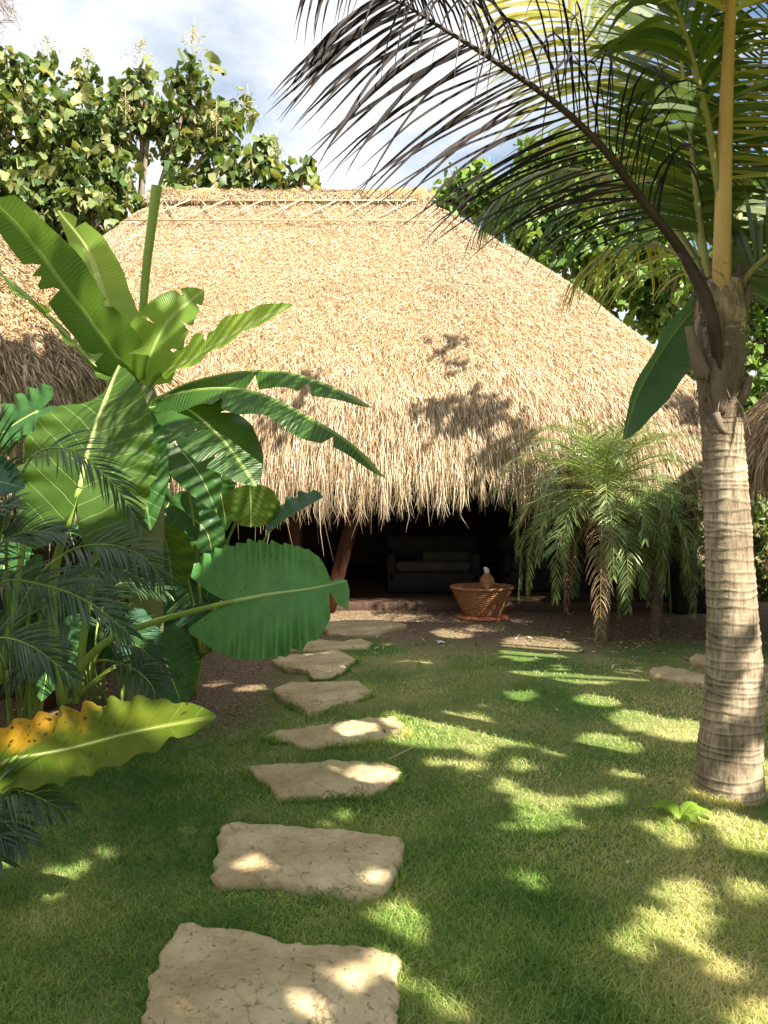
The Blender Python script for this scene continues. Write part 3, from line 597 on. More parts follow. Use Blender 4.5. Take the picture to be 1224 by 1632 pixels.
p = at(1098, 955, 10.0); o = mesh('boulder', *box((p[0], 10.0, .28), (.55, .4, .62), rz=.2, bev=.06), M_sofa); tag(o, 'dull grey block standing in the dark left of the coconut trunk', 'block')
# basket
def basket():
    c = gp(768, 980, .03); x, y = c[0], c[1]
    t = thing('basket', (x, y, .03), 'brown woven tapered basket in sunlight at the hut edge', 'basket')
    sides = 44; rows = 26; V = []
    for i in range(rows):
        f = i / (rows - 1); z = .035 + .34 * f; rx = .22 + .165 * f ** .8; ry = .19 + .12 * f ** .8
        th = np.linspace(0, 2 * math.pi, sides, endpoint=False)
        wv = .006 * np.where((np.arange(sides) // 2 + i) % 2 == 0, 1, -1)
        V.append(np.column_stack([x + (rx + wv) * np.cos(th), y + (ry + wv) * np.sin(th), np.full(sides, z)]))
    th = np.linspace(0, 2 * math.pi, sides, endpoint=False)
    V.append(np.column_stack([x + .34 * np.cos(th), y + .27 * np.sin(th), np.full(sides, .37)])); V.append(np.column_stack([x + .24 * np.cos(th), y + .18 * np.sin(th), np.full(sides, .08)])); V.append(np.column_stack([x + 0 * th, y + 0 * th, np.full(sides, .08)]))
    mesh('woven_side', np.concatenate(V), gridq(rows + 3, sides, True), M_basket, t, smooth=False)
    ang = np.linspace(0, 2 * math.pi, 40); mesh('rim', *tube(np.column_stack([x + .39 * np.cos(ang), y + .315 * np.sin(ang), np.full(40, .38)]), [.018], 8), M_basket, t)
    tr = mesh('tray', *tube([(x, y, .0), (x, y, .008), (x, y, .02), (x, y, .034)], [.30, .34, .35, .31], 32), M_clay); tag(tr, 'red clay tray under the woven basket', 'tray')
    jx, jy = x + .06, y - .02
    j = thing('jar', (jx, jy, .30), 'small round brown jar with white stopper standing in the basket', 'jar')
    hs = [.30, .34, .42, .50, .54, .56]; rs = [.05, .085, .10, .085, .05, .035]
    mesh('jar_body', *tube([(jx, jy, h) for h in hs], rs, 20), M_basket, j); mesh('stopper', *tube([(jx, jy, .555), (jx - .01, jy, .60), (jx - .04, jy, .625)], [.028, .035, .012], 12, 8), M_white, j)
M_basket = mat_simple('wicker', (.24, .10, .04), (.48, .24, .11), .55, 20, .5, 5, (1, 1, 3), 60, .01)
basket()

# side huts
def side_hut(cx, cy, hx, hy, z_e, z_r, frange, label, mat, wallmat, ns, nf, wall_in=.8, wh=2.0):
    t = thing('thatched_hut', (cx, cy, 0), label, 'hut')
    foot = rrect(cx, cy, hx, hy, 1, 2.2); ap = lambda u: np.repeat(np.array([[cx, cy]]), len(np.atleast_1d(u)), 0) + (foot(u) - [cx, cy]) * .03
    roof_part(t, foot, ap, z_e, z_r, mat, nf, ns, frange, flen=(.35, .65), wid=(.006, .011), bell=.02, scal=.1)
    a = np.linspace(0, 2 * math.pi, 40, endpoint=False)
    V = [np.column_stack([cx + (hx * wall_in) * np.cos(a), cy + (hy * wall_in) * np.sin(a), np.full(40, z)]) for z in (0, .7, 1.4, wh)]
    mesh('wall', np.concatenate(V), gridq(4, 40, True), wallmat, t)
    for k in (-.9, -.3, .3, .9):
        x, y = cx + hx * .86 * math.sin(k) * (-1 if cx > 0 else 1), cy - hy * .86 * math.cos(k)
        mesh('post', *tube([(x, y, 0), (x, y, z_e + .1)], [.07], 10), M_darkwood, t)
    return t
def mat_brickdark():
    m, N, L, b = newmat('rough_brick')
    tc = N.new('ShaderNodeTexCoord'); v = N.new('ShaderNodeTexVoronoi'); v.inputs['Scale'].default_value = 5; L.new(tc.outputs['Object'], v.inputs['Vector'])
    r = N.new('ShaderNodeValToRGB'); r.color_ramp.elements[0].color = (.30, .16, .10, 1); r.color_ramp.elements[1].color = (.12, .08, .06, 1); L.new(v.outputs['Distance'], r.inputs['Fac']); L.new(r.outputs['Color'], b.inputs['Base Color'])
    bp = N.new('ShaderNodeBump'); bp.inputs['Distance'].default_value = .04; bp.invert = True; L.new(v.outputs['Distance'], bp.inputs['Height']); L.new(bp.outputs['Normal'], b.inputs['Normal']); b.inputs['Roughness'].default_value = .9
    return m
M_brick = mat_brickdark()
side_hut(-4.4, 6.8, 2.85, 2.25, 2.27, 4.75, (.6, 1.08), 'thatched hut with dark shaggy eave behind the banana leaves at the left edge', M_straw_old, M_wall, 45000, 9000, .68)
side_hut(6.3, 7.6, 2.62, 2.3, 2.22, 4.6, (.42, .85), 'thatched hut with rough wall just right of the coconut trunk', M_straw_old, M_brick, 26000, 9000, .8)

# ------------------------------------------------------------------ broad leaves
def blade(name, pts, mat, parent, width, nrm, kind='ear', fold=0.0, wave=.02, nw=9, droop=0.0, jag=.02, tears=0, asym=(1, 1), ns=44, mt=9, thick_rib=None, lobe=.33, ruffle=None, seed=0, sub=None, table=None):
    rs = np.random.default_rng(seed + 11)
    C = curve(pts, 60); seg = np.linalg.norm(np.diff(C, axis=0), axis=1); cum = np.concatenate([[0], np.cumsum(seg)]); LEN = cum[-1]; cum /= LEN
    T0 = norm(C[1] - C[0])
    s0 = -lobe if kind in ('ear', 'blunt') else 0.0
    S = np.concatenate([np.linspace(s0, 0, 12, endpoint=False), np.linspace(0, 1, ns)]) if kind in ('ear', 'blunt') else np.linspace(0, 1, ns + 10)
    def mid(s):
        s = np.asarray(s); p = np.stack([np.interp(np.clip(s, 0, 1), cum, C[:, i]) for i in range(3)], -1)
        return p + T0 * (np.minimum(s, 0) * LEN)[:, None]
    M_ = mid(S); T = norm(np.gradient(M_, axis=0)); nrm = np.asarray(nrm, float)
    Nn = norm(nrm[None] - T * (T @ nrm)[:, None]); Sd = np.cross(T, Nn)
    V = []; Q = []; U = []; off = 0; t = np.linspace(0, 1, mt)
    for sg, am in ((1, asym[0]), (-1, asym[1])):
        if kind in ('ear', 'blunt'):
            h = np.sqrt(np.clip(1 - (np.minimum(S, 0) / lobe) ** 2, 0, 1)) * .23; cc = .23
            inner = np.where(S < 0, np.clip(cc - h, 0, 1), 0); outer = np.where(S < 0, cc + h, .46 * np.clip(1 - np.clip(S, 0, 1) ** 1.9, 0, 1) ** .85 * (1 + .35 * S * (1 - S)))
            if kind == 'blunt': outer = np.where(S < 0, cc + h, .46 * np.clip(1 - np.clip(S, 0, 1) ** (4.5 if width > .5 else 2.6), 0, 1) ** .7 * (1 + .25 * S * (1 - S)) - (.10 if sg > 0 else .03) * np.exp(-((S - .80) / .03) ** 2))
        elif kind == 'round':
            inner = S * 0; outer = .5 * np.sqrt(np.clip(1 - (2 * S - 1) ** 2, 0, 1)) ** .9
        else:
            inner = S * 0; outer = .5 * np.clip(S * 9, 0, 1) ** .6 * np.clip(1 - S ** 4, 0, 1) ** .8
        outer = outer * width * am; inner = inner * width * am
        if table:
            ts, tw = table[0] if sg > 0 else table[1]
            outer = np.interp(S, ts, tw) * LEN; inner = np.where(S < 0, (np.clip(-S, 0, 1) / lobe) ** 1.5 * tw[0] * LEN, 0)
        e = rs.normal(0, 1, len(S)); e = (e + np.roll(e, 1) + np.roll(e, 2)) / (3 if kind != 'blunt' else 5); e[-3:] = 0; sc_ = np.abs(np.sin(S * nw * math.pi)) ** .6 if kind in ('ear', 'blunt') else .6
        outer = np.maximum(outer * (1 + jag * e + (jag * 1.2) * (sc_ - .6)), inner)
        for _ in range(tears):
            k = rs.integers(5, len(S) - 5); outer[k] = max(inner[k], outer[k] * rs.uniform(.25, .6))
            if rs.random() < .5: outer[k + 1] *= rs.uniform(.6, .9)
        Y = inner[:, None] + (outer - inner)[:, None] * t[None]
        hw = np.maximum(outer[:, None], 1e-4); q = np.clip(Y / (width * .5), 0, 1.2)
        up = math.sin(fold) * Y; la = math.cos(fold) * Y
        wv = wave * q ** 2 * np.sin(S * nw * 2 * math.pi + sg * 1.3 + rs.uniform(0, 6))[:, None] + wave * .35 * q ** 2 * np.sin(S * nw * 5.3 + 2)[:, None]
        vr = wave * (.22 if kind == 'ear' else .03) * np.abs(np.sin((S[:, None] - .75 * Y / LEN) * (ruffle or 7) * math.pi)) * np.clip(q * 3, 0, 1)
        Pp = M_[:, None] + Sd[:, None] * (sg * la)[..., None] + Nn[:, None] * (up + wv + vr)[..., None]
        Pp[..., 2] -= droop * q ** 2
        n0, n1 = Pp.shape[:2]; q_ = gridq(n0, n1)
        V.append(Pp.reshape(-1, 3)); Q.append((q_ if sg > 0 else q_[:, ::-1]) + off); U.append(np.stack([np.repeat(S[:, None], mt, 1), sg * Y / LEN], -1).reshape(-1, 2)); off += n0 * n1
    o = mesh(name, np.concatenate(V), np.concatenate(Q), mat, parent, np.concatenate(U))
    r = thick_rib if thick_rib is not None else width * .018
    if r > 0:
        k = S >= 0; V2, Q2 = tube(M_[k] - Nn[k] * r * .3, [r, r * .7, r * .2], 7, None)
        mesh('midrib', V2, Q2, sub or M_rib, o)
    return o
def A(*l): return [at(*p) for p in l]
def petiole(parent, l, r0, r1, mat=None):
    return mesh('petiole', *tube(A(*l), [r0, (r0 + r1) / 2, r1], 9, 16), mat or M_pet, parent)

# banana plant on the left
g = at(228, 1010, 4.9); ban = thing('banana_plant', (g[0], g[1], 0), 'tall banana plant with torn green leaves and an upright furled leaf, at left', 'banana plant')
mesh('pseudostem', *tube([(g[0], g[1], -.02), (g[0] + .02, g[1], .8), tuple(at(238, 760, 4.85)), tuple(at(236, 640, 4.8)), tuple(at(228, 600, 4.8))], [.12, .11, .09, .06, .03], 14, 24), M_pseudo, ban)
mesh('furled_leaf', *tube(A((222, 615, 4.8), (224, 560, 4.8), (232, 440, 4.75), (243, 350, 4.7), (250, 297, 4.68)), [.022, .024, .026, .029, .033], 12, 24, False), M_pet, ban)
up = (0, -.2, 1)
blade('leaf', A((222, 610, 4.75), (180, 560, 4.6), (110, 465, 4.4), (30, 362, 4.2), (-60, 280, 4.0)), M_ban, ban, .50, (-.42, -.9, .0), 'ban', .12, .02, 3, .02, .015, 5, asym=(1.0, .62), seed=1)
blade('leaf', A((215, 610, 5.0), (175, 500, 5.1), (140, 400, 5.2), (92, 335, 5.25)), M_banlight, ban, .38, (-.4, .5, .8), 'ban', .1, .02, 3, .02, .03, 2, seed=2)
blade('leaf', A((225, 620, 4.9), (155, 585, 4.75), (90, 520, 4.6), (0, 437, 4.35), (-70, 380, 4.2)), M_earback, ban, .42, (.5, -.5, .8), 'ban', .5, .03, 4, .02, .04, 8, asym=(.15, 1.3), seed=3)['label'] = 'torn pale leaf with a straight cream midrib'
blade('leaf', A((226, 612, 4.75), (240, 565, 4.7), (270, 510, 4.7), (325, 462, 4.75)), M_banlight, ban, .34, (.45, -.75, .5), 'ban', .25, .015, 2, .0, .03, 3, seed=4)
blade('leaf', A((262, 592, 4.7), (310, 570, 4.55), (390, 522, 4.35), (468, 486, 4.2)), M_banlime, ban, .27, (-.3, -.75, .6), 'ban', .3, .015, 4, .0, .02, 1, seed=5)['label'] = 'bright lime half-folded leaf'
blade('leaf', A((240, 640, 4.75), (300, 610, 4.65), (380, 592, 4.5), (450, 592, 4.4), (520, 612, 4.3), (594, 650, 4.2)), M_ban, ban, .26, (.1, -.5, .85), 'ban', -.35, .02, 4, .03, .012, 2, seed=6)
blade('leaf', A((240, 645, 4.7), (300, 622, 4.5), (400, 622, 4.3), (500, 668, 4.15), (565, 710, 4.1), (614, 762, 4.05)), M_ban, ban, .30, (.2, -.35, .9), 'ban', -.45, .02, 4, .03, .012, 2, seed=7)
blade('leaf', A((236, 650, 4.6), (290, 648, 4.45), (345, 690, 4.3), (385, 740, 4.2), (408, 775, 4.15)), M_ban, ban, .50, (.3, -.75, .6), 'ban', .05, .015, 4, .04, .02, 2, seed=8)['label'] = 'broad drooping leaf with a sunny patch'
for l in (((238, 700, 4.75), (240, 650, 4.7), (262, 632, 4.65), (290, 640, 4.5)), ((232, 700, 4.8), (228, 640, 4.8), (240, 610, 4.75), (262, 590, 4.7))): petiole(ban, l, .02, .014)

# elephant ears
GE = 'elephant ear plants at the left edge of the lawn'
def ear_plant(base, label):
    g = gp(*base); return thing('elephant_ear_plant', (g[0], g[1], 0), label, 'elephant ear', GE)
e1 = ear_plant((110, 1130), 'elephant ear whose huge backlit upright leaf shows pale veins in front of the banana')
blade('leaf', A((127, 778, 3.8), (140, 720, 3.85), (165, 645, 3.95), (190, 583, 4.15)), M_earback, e1, .72, (.1, .75, .65), 'ear', .12, .03, 6, .02, .03, 0, lobe=.42, ruffle=9, seed=10)
petiole(e1, ((100, 1120, 4.1), (85, 1000, 4.0), (88, 905, 3.9), (110, 830, 3.82), (127, 778, 3.8)), .03, .014)
blade('leaf', A((205, 690, 4.1), (225, 760, 4.05), (240, 845, 4.05)), M_ear, e1, .36, (.25, -.9, .3), 'ear', .05, .02, 5, .0, .03, lobe=.25, seed=11)
petiole(e1, ((120, 1120, 4.2), (150, 900, 4.2), (190, 740, 4.15), (205, 690, 4.1)), .022, .012)
e2 = ear_plant((90, 1160), 'elephant ear holding a large scalloped dark green leaf out over the stepping stones')
blade('leaf', A((372, 958, 3.95), (430, 947, 3.9), (500, 937, 3.88), (553, 925, 3.9)), M_eardry, e2, .70, (.05, -.85, .5), 'blunt', .04, .024, 9, .0, .02, 0, ns=110, lobe=.42, ruffle=9, seed=12, table=(
      ([-.42, -.38, -.30, -.2, -.1, .1, .4, .6, .75, .80, .82, .84, .87, .95, 1.0], [.18, .24, .30, .38, .44, .54, .57, .52, .40, .30, .14, .05, .20, .26, .10]),
      ([-.42, -.38, -.30, -.18, 0, .15, .4, .6, .75, .82, .85, .87, .94, 1.0], [.30, .42, .48, .51, .52, .53, .46, .40, .33, .25, .18, .03, .04, .0])))
petiole(e2, ((95, 1110, 4.1), (160, 1030, 4.05), (250, 990, 4.0), (372, 958, 3.95)), .024, .013)
blade('leaf', A((262, 1050, 4.3), (275, 1085, 4.25), (292, 1128, 4.25)), M_ear, e2, .38, (.1, -.8, .6), 'ear', .02, .03, 6, .0, .05, lobe=.6, seed=13)
petiole(e2, ((110, 1120, 4.4), (190, 1060, 4.4), (262, 1050, 4.3)), .016, .01)
blade('leaf', A((215, 1010, 4.6), (240, 1060, 4.55), (260, 1115, 4.5)), M_earblue, e2, .28, (.2, -.9, .4), 'ear', .02, .02, 6, .0, .05, seed=14)
petiole(e2, ((120, 1110, 4.7), (170, 1020, 4.65), (215, 1010, 4.6)), .014, .009)
e3 = ear_plant((-70, 1420), 'elephant ear with a yellowing scorched leaf reaching in from the left frame edge')
blade('leaf', A((28, 1208, 2.5), (110, 1193, 2.45), (220, 1165, 2.4), (345, 1142, 2.4)), M_earyel, e3, .285, (.0, -.60, .75), 'blunt', .10, .016, 7, .0, .05, 0, ns=80, asym=(1.0, 1.12), lobe=.30, ruffle=11, seed=15)
petiole(e3, ((-75, 1420, 2.55), (-70, 1290, 2.55), (-30, 1235, 2.52), (28, 1208, 2.5)), .016, .010)
e4 = ear_plant((40, 1090), 'elephant ear with bluish rounded leaves at the left frame edge below the thatch')
blade('leaf', A((-40, 765, 3.2), (0, 768, 3.2), (40, 778, 3.2)), M_earblue, e4, .27, (.2, -.8, .55), 'ear', .1, .02, 5, .0, .03, seed=16)
petiole(e4, ((-40, 1100, 3.8), (-60, 900, 3.5), (-40, 765, 3.2)), .02, .012)
blade('leaf', A((60, 655, 4.3), (25, 675, 4.3), (-30, 715, 4.3)), M_ear, e4, .38, (.1, -.7, .65), 'ear', .1, .02, 5, .0, .03, seed=17)
petiole(e4, ((0, 1090, 4.2), (40, 850, 4.3), (60, 655, 4.3)), .02, .012)
blade('leaf', A((175, 745, 4.4), (120, 700, 4.4), (60, 660, 4.4)), M_ear, e4, .42, (.1, -.7, .65), 'ear', .1, .02, 5, .0, .03, seed=27)
e5 = ear_plant((330, 1085), 'low elephant ear with round backlit leaves under the hut eave, right of the banana')
blade('leaf', A((398, 772, 5.6), (400, 800, 5.6), (400, 840, 5.62)), M_earback, e5, .42, (.1, .8, .5), 'round', .05, .01, 5, .0, .02, seed=18, thick_rib=0)
petiole(e5, ((330, 1040, 5.8), (350, 900, 5.8), (395, 790, 5.62)), .014, .008)
blade('leaf', A((425, 850, 5.6), (462, 822, 5.55), (515, 792, 5.5)), M_earblue, e5, .27, (.2, -.5, .9), 'round', .5, .02, 5, .0, .03, seed=19)
petiole(e5, ((335, 1040, 5.8), (390, 920, 5.7), (428, 848, 5.6)), .014, .008)
blade('leaf', A((255, 835, 5.0), (268, 880, 5.0), (275, 935, 5.0)), M_earback, e5, .36, (.1, .8, .5), 'round', .05, .02, 5, .0, .03, seed=20, thick_rib=0)
petiole(e5, ((320, 1040, 5.6), (300, 930, 5.3), (262, 850, 5.0)), .014, .008)
blade('leaf', A((290, 720, 5.3), (320, 760, 5.3), (345, 815, 5.3)), M_ear, e5, .36, (.1, -.8, .5), 'ear', .05, .02, 5, .0, .03, seed=21)
petiole(e5, ((325, 1040, 5.7), (310, 850, 5.5), (290, 720, 5.3)), .014, .008)
blade('leaf', A((300, 820, 5.5), (330, 850, 5.5), (340, 900, 5.5)), M_ear, e5, .32, (.1, -.8, .5), 'ear', .05, .02, 5, .0, .03, seed=22)
blade('leaf', A((255, 1020, 5.2), (300, 990, 5.2), (330, 960, 5.2)), M_earblue, e5, .3, (.1, -.7, .7), 'ear', .05, .02, 5, .0, .03, seed=23)

def backfill():
    rs = np.random.default_rng(77)
    spec = [((60, 1075), 5.2, [(10, 860), (60, 920), (110, 800), (30, 980), (90, 1010)], 'dark leafy ear plant standing in the deep shade below the left hut eave'),
            ((200, 1075), 5.4, [(190, 900), (230, 960), (170, 1000), (215, 820), (150, 930)], 'dark leafy ear plant in deep shade behind the long pale leaf stalk'),
            ((310, 1060), 6.0, [(280, 880), (330, 930), (310, 990), (360, 890), (270, 800), (250, 740), (350, 780)], 'dark leafy ear plant against the hut, behind the scalloped ear leaf')]
    for base, Y, lv, lab in spec:
        g = at(base[0], base[1], Y); t = thing('elephant_ear_plant', (g[0], Y, 0), lab, 'elephant ear', GE)
        for k, (x, y) in enumerate(lv):
            yy = Y + rs.uniform(-.3, .2); a = at(x, y, yy); d = np.array([rs.uniform(-1, 1), rs.uniform(-.5, .1), rs.uniform(-1.1, -.3)]); d = norm(d) * rs.uniform(.32, .45)
            mesh('petiole', *tube([(g[0], Y, -.02), ((g[0] + a[0]) / 2, (Y + a[1]) / 2, a[2] * .6), a], [.016, .012, .008], 8, 12), M_pet, t)
            blade('leaf', [a, a + d * .5 + [0, 0, .03], a + d], M_ear, t, rs.uniform(.32, .44), (rs.uniform(-.4, .4), -.8, .6), 'ear', .06, .02, 6, .02, .03, seed=60 + k)
backfill()

# ------------------------------------------------------------------ feather-leaf fronds
def frond(parent, pts, mat, rmat, nleaf, llen, lw, nrm, r0=.02, start=.12, droop=(.5, .5), ang=(55, 30), K=6, jit=.08, sides=(1, -1), vee=.2, prof=None, name='frond', seed=0, end=1.0, twist=0.0):
    rs = np.random.default_rng(seed + 5)
    C = curve(pts, 50); T = norm(np.gradient(C, axis=0)); nrm = np.asarray(nrm, float)
    fr = mesh(name, *tube(C, [r0, r0 * .75, r0 * .5, r0 * .25, r0 * .1], 7), rmat, parent)
    V = MB()
    for si, sg in enumerate(sides):
        s = np.linspace(start, end, nleaf) + rs.normal(0, .3 / nleaf, nleaf); s = np.clip(s, 0, 1)
        P = np.stack([np.interp(s, np.linspace(0, 1, 50), C[:, i]) for i in range(3)], -1); t = norm(np.stack([np.interp(s, np.linspace(0, 1, 50), T[:, i]) for i in range(3)], -1))
        N_ = norm(nrm[None] - t * (t @ nrm)[:, None]); sd = np.cross(t, N_) * sg
        q = (s - start) / (1 - start)
        a = np.radians(ang[0] + (ang[1] - ang[0]) * q)[:, None]
        d = norm(t * np.cos(a) + sd * np.sin(a) + N_ * vee + rs.normal(0, jit, (nleaf, 3)))
        L = llen * (prof(q) if prof else np.clip(.35 + 2.2 * q, 0, 1) * np.clip(1.25 - q, .0, 1) ** .8) * rs.uniform(.85, 1.1, nleaf)
        pts_ = [P]; dk = d; dr = droop[si] * rs.uniform(.7, 1.3, nleaf)[:, None]
        for k in range(K - 1):
            pts_.append(pts_[-1] + dk * (L / (K - 1))[:, None]); dk = norm(dk + np.array([0, 0, -1.0]) * dr * 2 / (K - 1) + rs.normal(0, .03, (nleaf, 3)))
        pt = np.stack(pts_, 1); dv = np.gradient(pt, axis=1)
        w = lw * rs.uniform(.8, 1.15, nleaf)[:, None] * np.interp(np.linspace(0, 1, K), [0, .25, .7, 1], [.55, 1, .75, .06])[None]
        nn_ = norm(N_ + rs.normal(0, .25, (nleaf, 3)) + twist * sd)[:, None]; side = norm(np.cross(dv, np.repeat(nn_, K, 1)))
        V.add(*ribbons(pt, w, side))
    V.build('leaflets', mat, fr, uv=False)
    return fr

# ------------------------------------------------------------------ coconut palm
def coconut():
    c0 = gp(1161, 1272)
    t = thing('coconut_palm', (c0[0], c0[1], 0), 'young coconut palm with ringed grey-brown trunk on the lawn at right, fronds overhead', 'palm tree')
    cl = [(1161, 1285), (1163, 1200), (1170, 1100), (1168, 1000), (1163, 900), (1158, 800), (1152, 700), (1149, 640), (1148, 560), (1148, 500), (1150, 450)]
    rp = [54, 48.5, 44, 38, 35.5, 33, 30.5, 31, 36, 38, 32]
    Yt = 4.02
    P = np.array([at(x, y, Yt) for x, y in cl]); P[0, 2] = -.05; rad = np.array(rp) / F * Yt
    n = 520; Cc = curve(P, n); tt = np.linspace(0, 1, n); rr_ = np.interp(tt * (len(rp) - 1), np.arange(len(rp)), rad)
    sides = 40; th = np.linspace(0, 2 * math.pi, sides, endpoint=False)
    # rings: irregular spacing
    zz = Cc[:, 2]; ringz = [0.02]
    while ringz[-1] < 1.9: ringz.append(ringz[-1] + random.choice((.022, .035, .05, .06, .085)) * random.uniform(.8, 1.2))
    ringz = np.array(ringz); ph = rng.uniform(0, 6.28, len(ringz)); am = rng.uniform(.002, .012, len(ringz))
    V = np.zeros((n, sides, 3)); U = np.zeros((n, sides, 2))
    for j, a in enumerate(th):
        zr = ringz[None] + am[None] * np.sin(a + ph[None]) + .004 * np.sin(3 * a + ph[None] * 2)
        dz = zz[:, None] - zr; ridge = np.exp(-(dz / .005) ** 2).max(1)
        saw = np.where(dz >= 0, dz, 9).min(1); saw = np.clip(1 - saw / .06, 0, 1)
        r = rr_ * (1 + .02 * math.sin(2 * a + 1)) + .0022 * ridge + .0035 * saw + rng.normal(0, .0009, n)
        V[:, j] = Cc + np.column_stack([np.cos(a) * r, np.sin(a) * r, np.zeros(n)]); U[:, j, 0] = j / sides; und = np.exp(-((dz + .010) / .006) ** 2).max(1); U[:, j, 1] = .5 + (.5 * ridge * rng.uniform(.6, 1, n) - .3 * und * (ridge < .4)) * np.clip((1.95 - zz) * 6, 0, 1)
    mesh('trunk', V.reshape(-1, 3), gridq(n, sides, True), M_cocotrunk, t, U.reshape(-1, 2))
    # old leaf bases / sheaths round the crown shaft
    for k, (x0, y0, x1, y1, dx, w) in enumerate([(1126, 640, 1116, 480, -.02, .035), (1172, 650, 1178, 480, .02, .035), (1150, 660, 1140, 520, 0, .05), (1130, 560, 1118, 430, -.02, .04), (1172, 560, 1180, 420, .02, .04)]):
        Yk = Yt - (.10 if k in (2,) else .04)
        mesh('leaf_sheath', *tube(A((x0, y0, Yk), ((x0 + x1) / 2, (y0 + y1) / 2, Yk + .01), (x1, y1, Yk + .03)), [w * .5, w, w * .7, w * .25], 10, 14, True, .03), M_dead, t)
    mesh('crown_shaft', *tube(A((1150, 668, Yt), (1149, 640, Yt), (1148, 600, Yt), (1148, 540, Yt), (1148, 490, Yt), (1150, 445, Yt)), [.105, .109, .116, .122, .116, .09], 26, 60, False, .016), M_dead, t)
    for x0, y0, x1, y1, Yk, w in ((1122, 600, 1098, 520, 3.95, .034), (1176, 640, 1196, 600, 3.95, .026), (1172, 520, 1196, 455, 4.0, .03), (1140, 660, 1158, 690, 3.9, .02)):
        mesh('leaf_stub', *tube(A((x0, y0, Yk), ((x0 + x1) / 2, (y0 + y1) / 2 + 8, Yk - .03), (x1, y1, Yk - .05)), [w * 1.2, w, w * .6], 9, 10, True, .06), M_dead, t)
    # fibres
    rs = np.random.default_rng(3); nf = 500; a0 = rs.uniform(0, 6.28, nf); z0 = rs.uniform(1.98, 2.75, nf)
    p0 = np.column_stack([P[9][0] + .13 * np.cos(a0), Yt + .13 * np.sin(a0), z0]); d = np.column_stack([rs.normal(0, .4, (nf, 2)), rs.uniform(-1, .6, nf)]) * .12
    V_, Q_, _ = ribbons(np.stack([p0, p0 + d * .5, p0 + d + [0, 0, -.03]], 1), np.full((nf, 3), .004), np.repeat(norm(rs.normal(0, 1, (nf, 3)))[:, None], 3, 1)); mesh('fibre_mat', V_, Q_, M_dead, t)
    full = lambda q: np.clip(.55 + 2.5 * q, 0, 1) * np.clip(1.35 - q * .8, 0, 1)
    # dead frond sweeping left, its shade put into the near-black leaflets
    f = frond(t, A((1146, 580, 3.93), (1128, 480, 3.9), (1085, 400, 3.86), (1020, 315, 3.75), (960, 235, 3.6), (880, 160, 3.45), (780, 92, 3.3), (700, 42, 3.15), (645, 8, 3.05), (605, -8, 3.0)), M_coco_d, M_rach_d, 66, 1.05, .0135, (.1, -1, -.1), .032, .28, (1.7, .25), (50, 40), 9, .05, (1, -1), .05, full, seed=1)
    f['label'] = 'dead dark brown frond arching left over the roof'
    mesh('petiole_shell', *tube(A((1150, 600, 3.9), (1140, 540, 3.88), (1122, 470, 3.88), (1085, 400, 3.85)), [.004, .026, .036, .02], 9, 14), M_rach_d, f)
    # upright yellow stalk, frond rising over the camera
    f = frond(t, A((1148, 500, 3.98), (1150, 440, 3.95), (1153, 300, 3.9), (1158, 150, 3.8), (1165, 0, 3.65), (1172, -160, 3.4), (1180, -420, 2.9), (1190, -900, 2.3)), M_coco_y, M_yellowpet, 46, .7, .03, (0, -1, .2), .056, .55, (.4, .4), (60, 35), 6, .05, (1, -1), .1, full, seed=2)
    f['label'] = 'upright frond on a thick orange-yellow stalk'
    frond(t, A((1156, 470, 4.05), (1158, 350, 4.15), (1161, 200, 4.35), (1166, 50, 4.6), (1172, -80, 4.8), (1180, -200, 5.0)), M_coco_y, M_rach_g, 60, .85, .028, (0, -1, .1), .028, .30, (.10, .10), (80, 50), 6, .05, (1, -1), .0, full, seed=3)
    frond(t, A((1140, 480, 4.06), (1122, 400, 4.12), (1108, 300, 4.2), (1096, 180, 4.35), (1080, 60, 4.5), (1055, -60, 4.6), (1020, -160, 4.7)), M_coco_g, M_rach_g, 66, .62, .043, (.15, -1, .1), .024, .22, (.16, .12), (78, 50), 6, .03, (1, -1), .0, full, seed=4)
    frond(t, A((1142, 470, 4.1), (1100, 340, 4.3), (1045, 210, 4.7), (985, 105, 5.0), (920, 30, 5.2), (850, -30, 5.3)), M_coco_y, M_rach_g, 60, .95, .028, (-.3, -.6, .7), .026, .25, (.75, .55), (65, 35), 7, .06, (1, -1), .0, full, seed=5)
    frond(t, A((1138, 470, 4.15), (1080, 370, 4.5), (1000, 300, 4.9), (910, 270, 5.3), (830, 285, 5.6), (780, 330, 5.8)), M_coco_g, M_rach_g, 56, .8, .024, (-.2, -.5, .9), .024, .18, (.95, .8), (60, 35), 7, .07, (1, -1), -.1, full, seed=6)
    frond(t, A((1138, 480, 4.15), (1100, 420, 4.35), (1040, 390, 4.7), (970, 400, 5.0), (920, 440, 5.2)), M_coco_y, M_rach_g, 40, .6, .020, (-.2, -.5, .9), .018, .18, (.95, .8), (60, 35), 6, .07, (1, -1), -.1, full, seed=16)
    frond(t, A((1162, 470, 4.1), (1190, 380, 4.3), (1240, 290, 4.6), (1310, 220, 4.9), (1400, 190, 5.2)), M_coco_g, M_rach_g, 52, .8, .032, (.2, -.8, .5), .024, .15, (.5, .4), (68, 35), 6, .06, (1, -1), .0, full, seed=7)
    frond(t, A((1164, 480, 4.05), (1200, 430, 4.0), (1270, 380, 3.9), (1360, 370, 3.8), (1450, 410, 3.7)), M_coco_g, M_rach_g, 46, .75, .032, (.2, -.6, .7), .024, .15, (.7, .6), (68, 35), 6, .06, (1, -1), .0, full, seed=8)
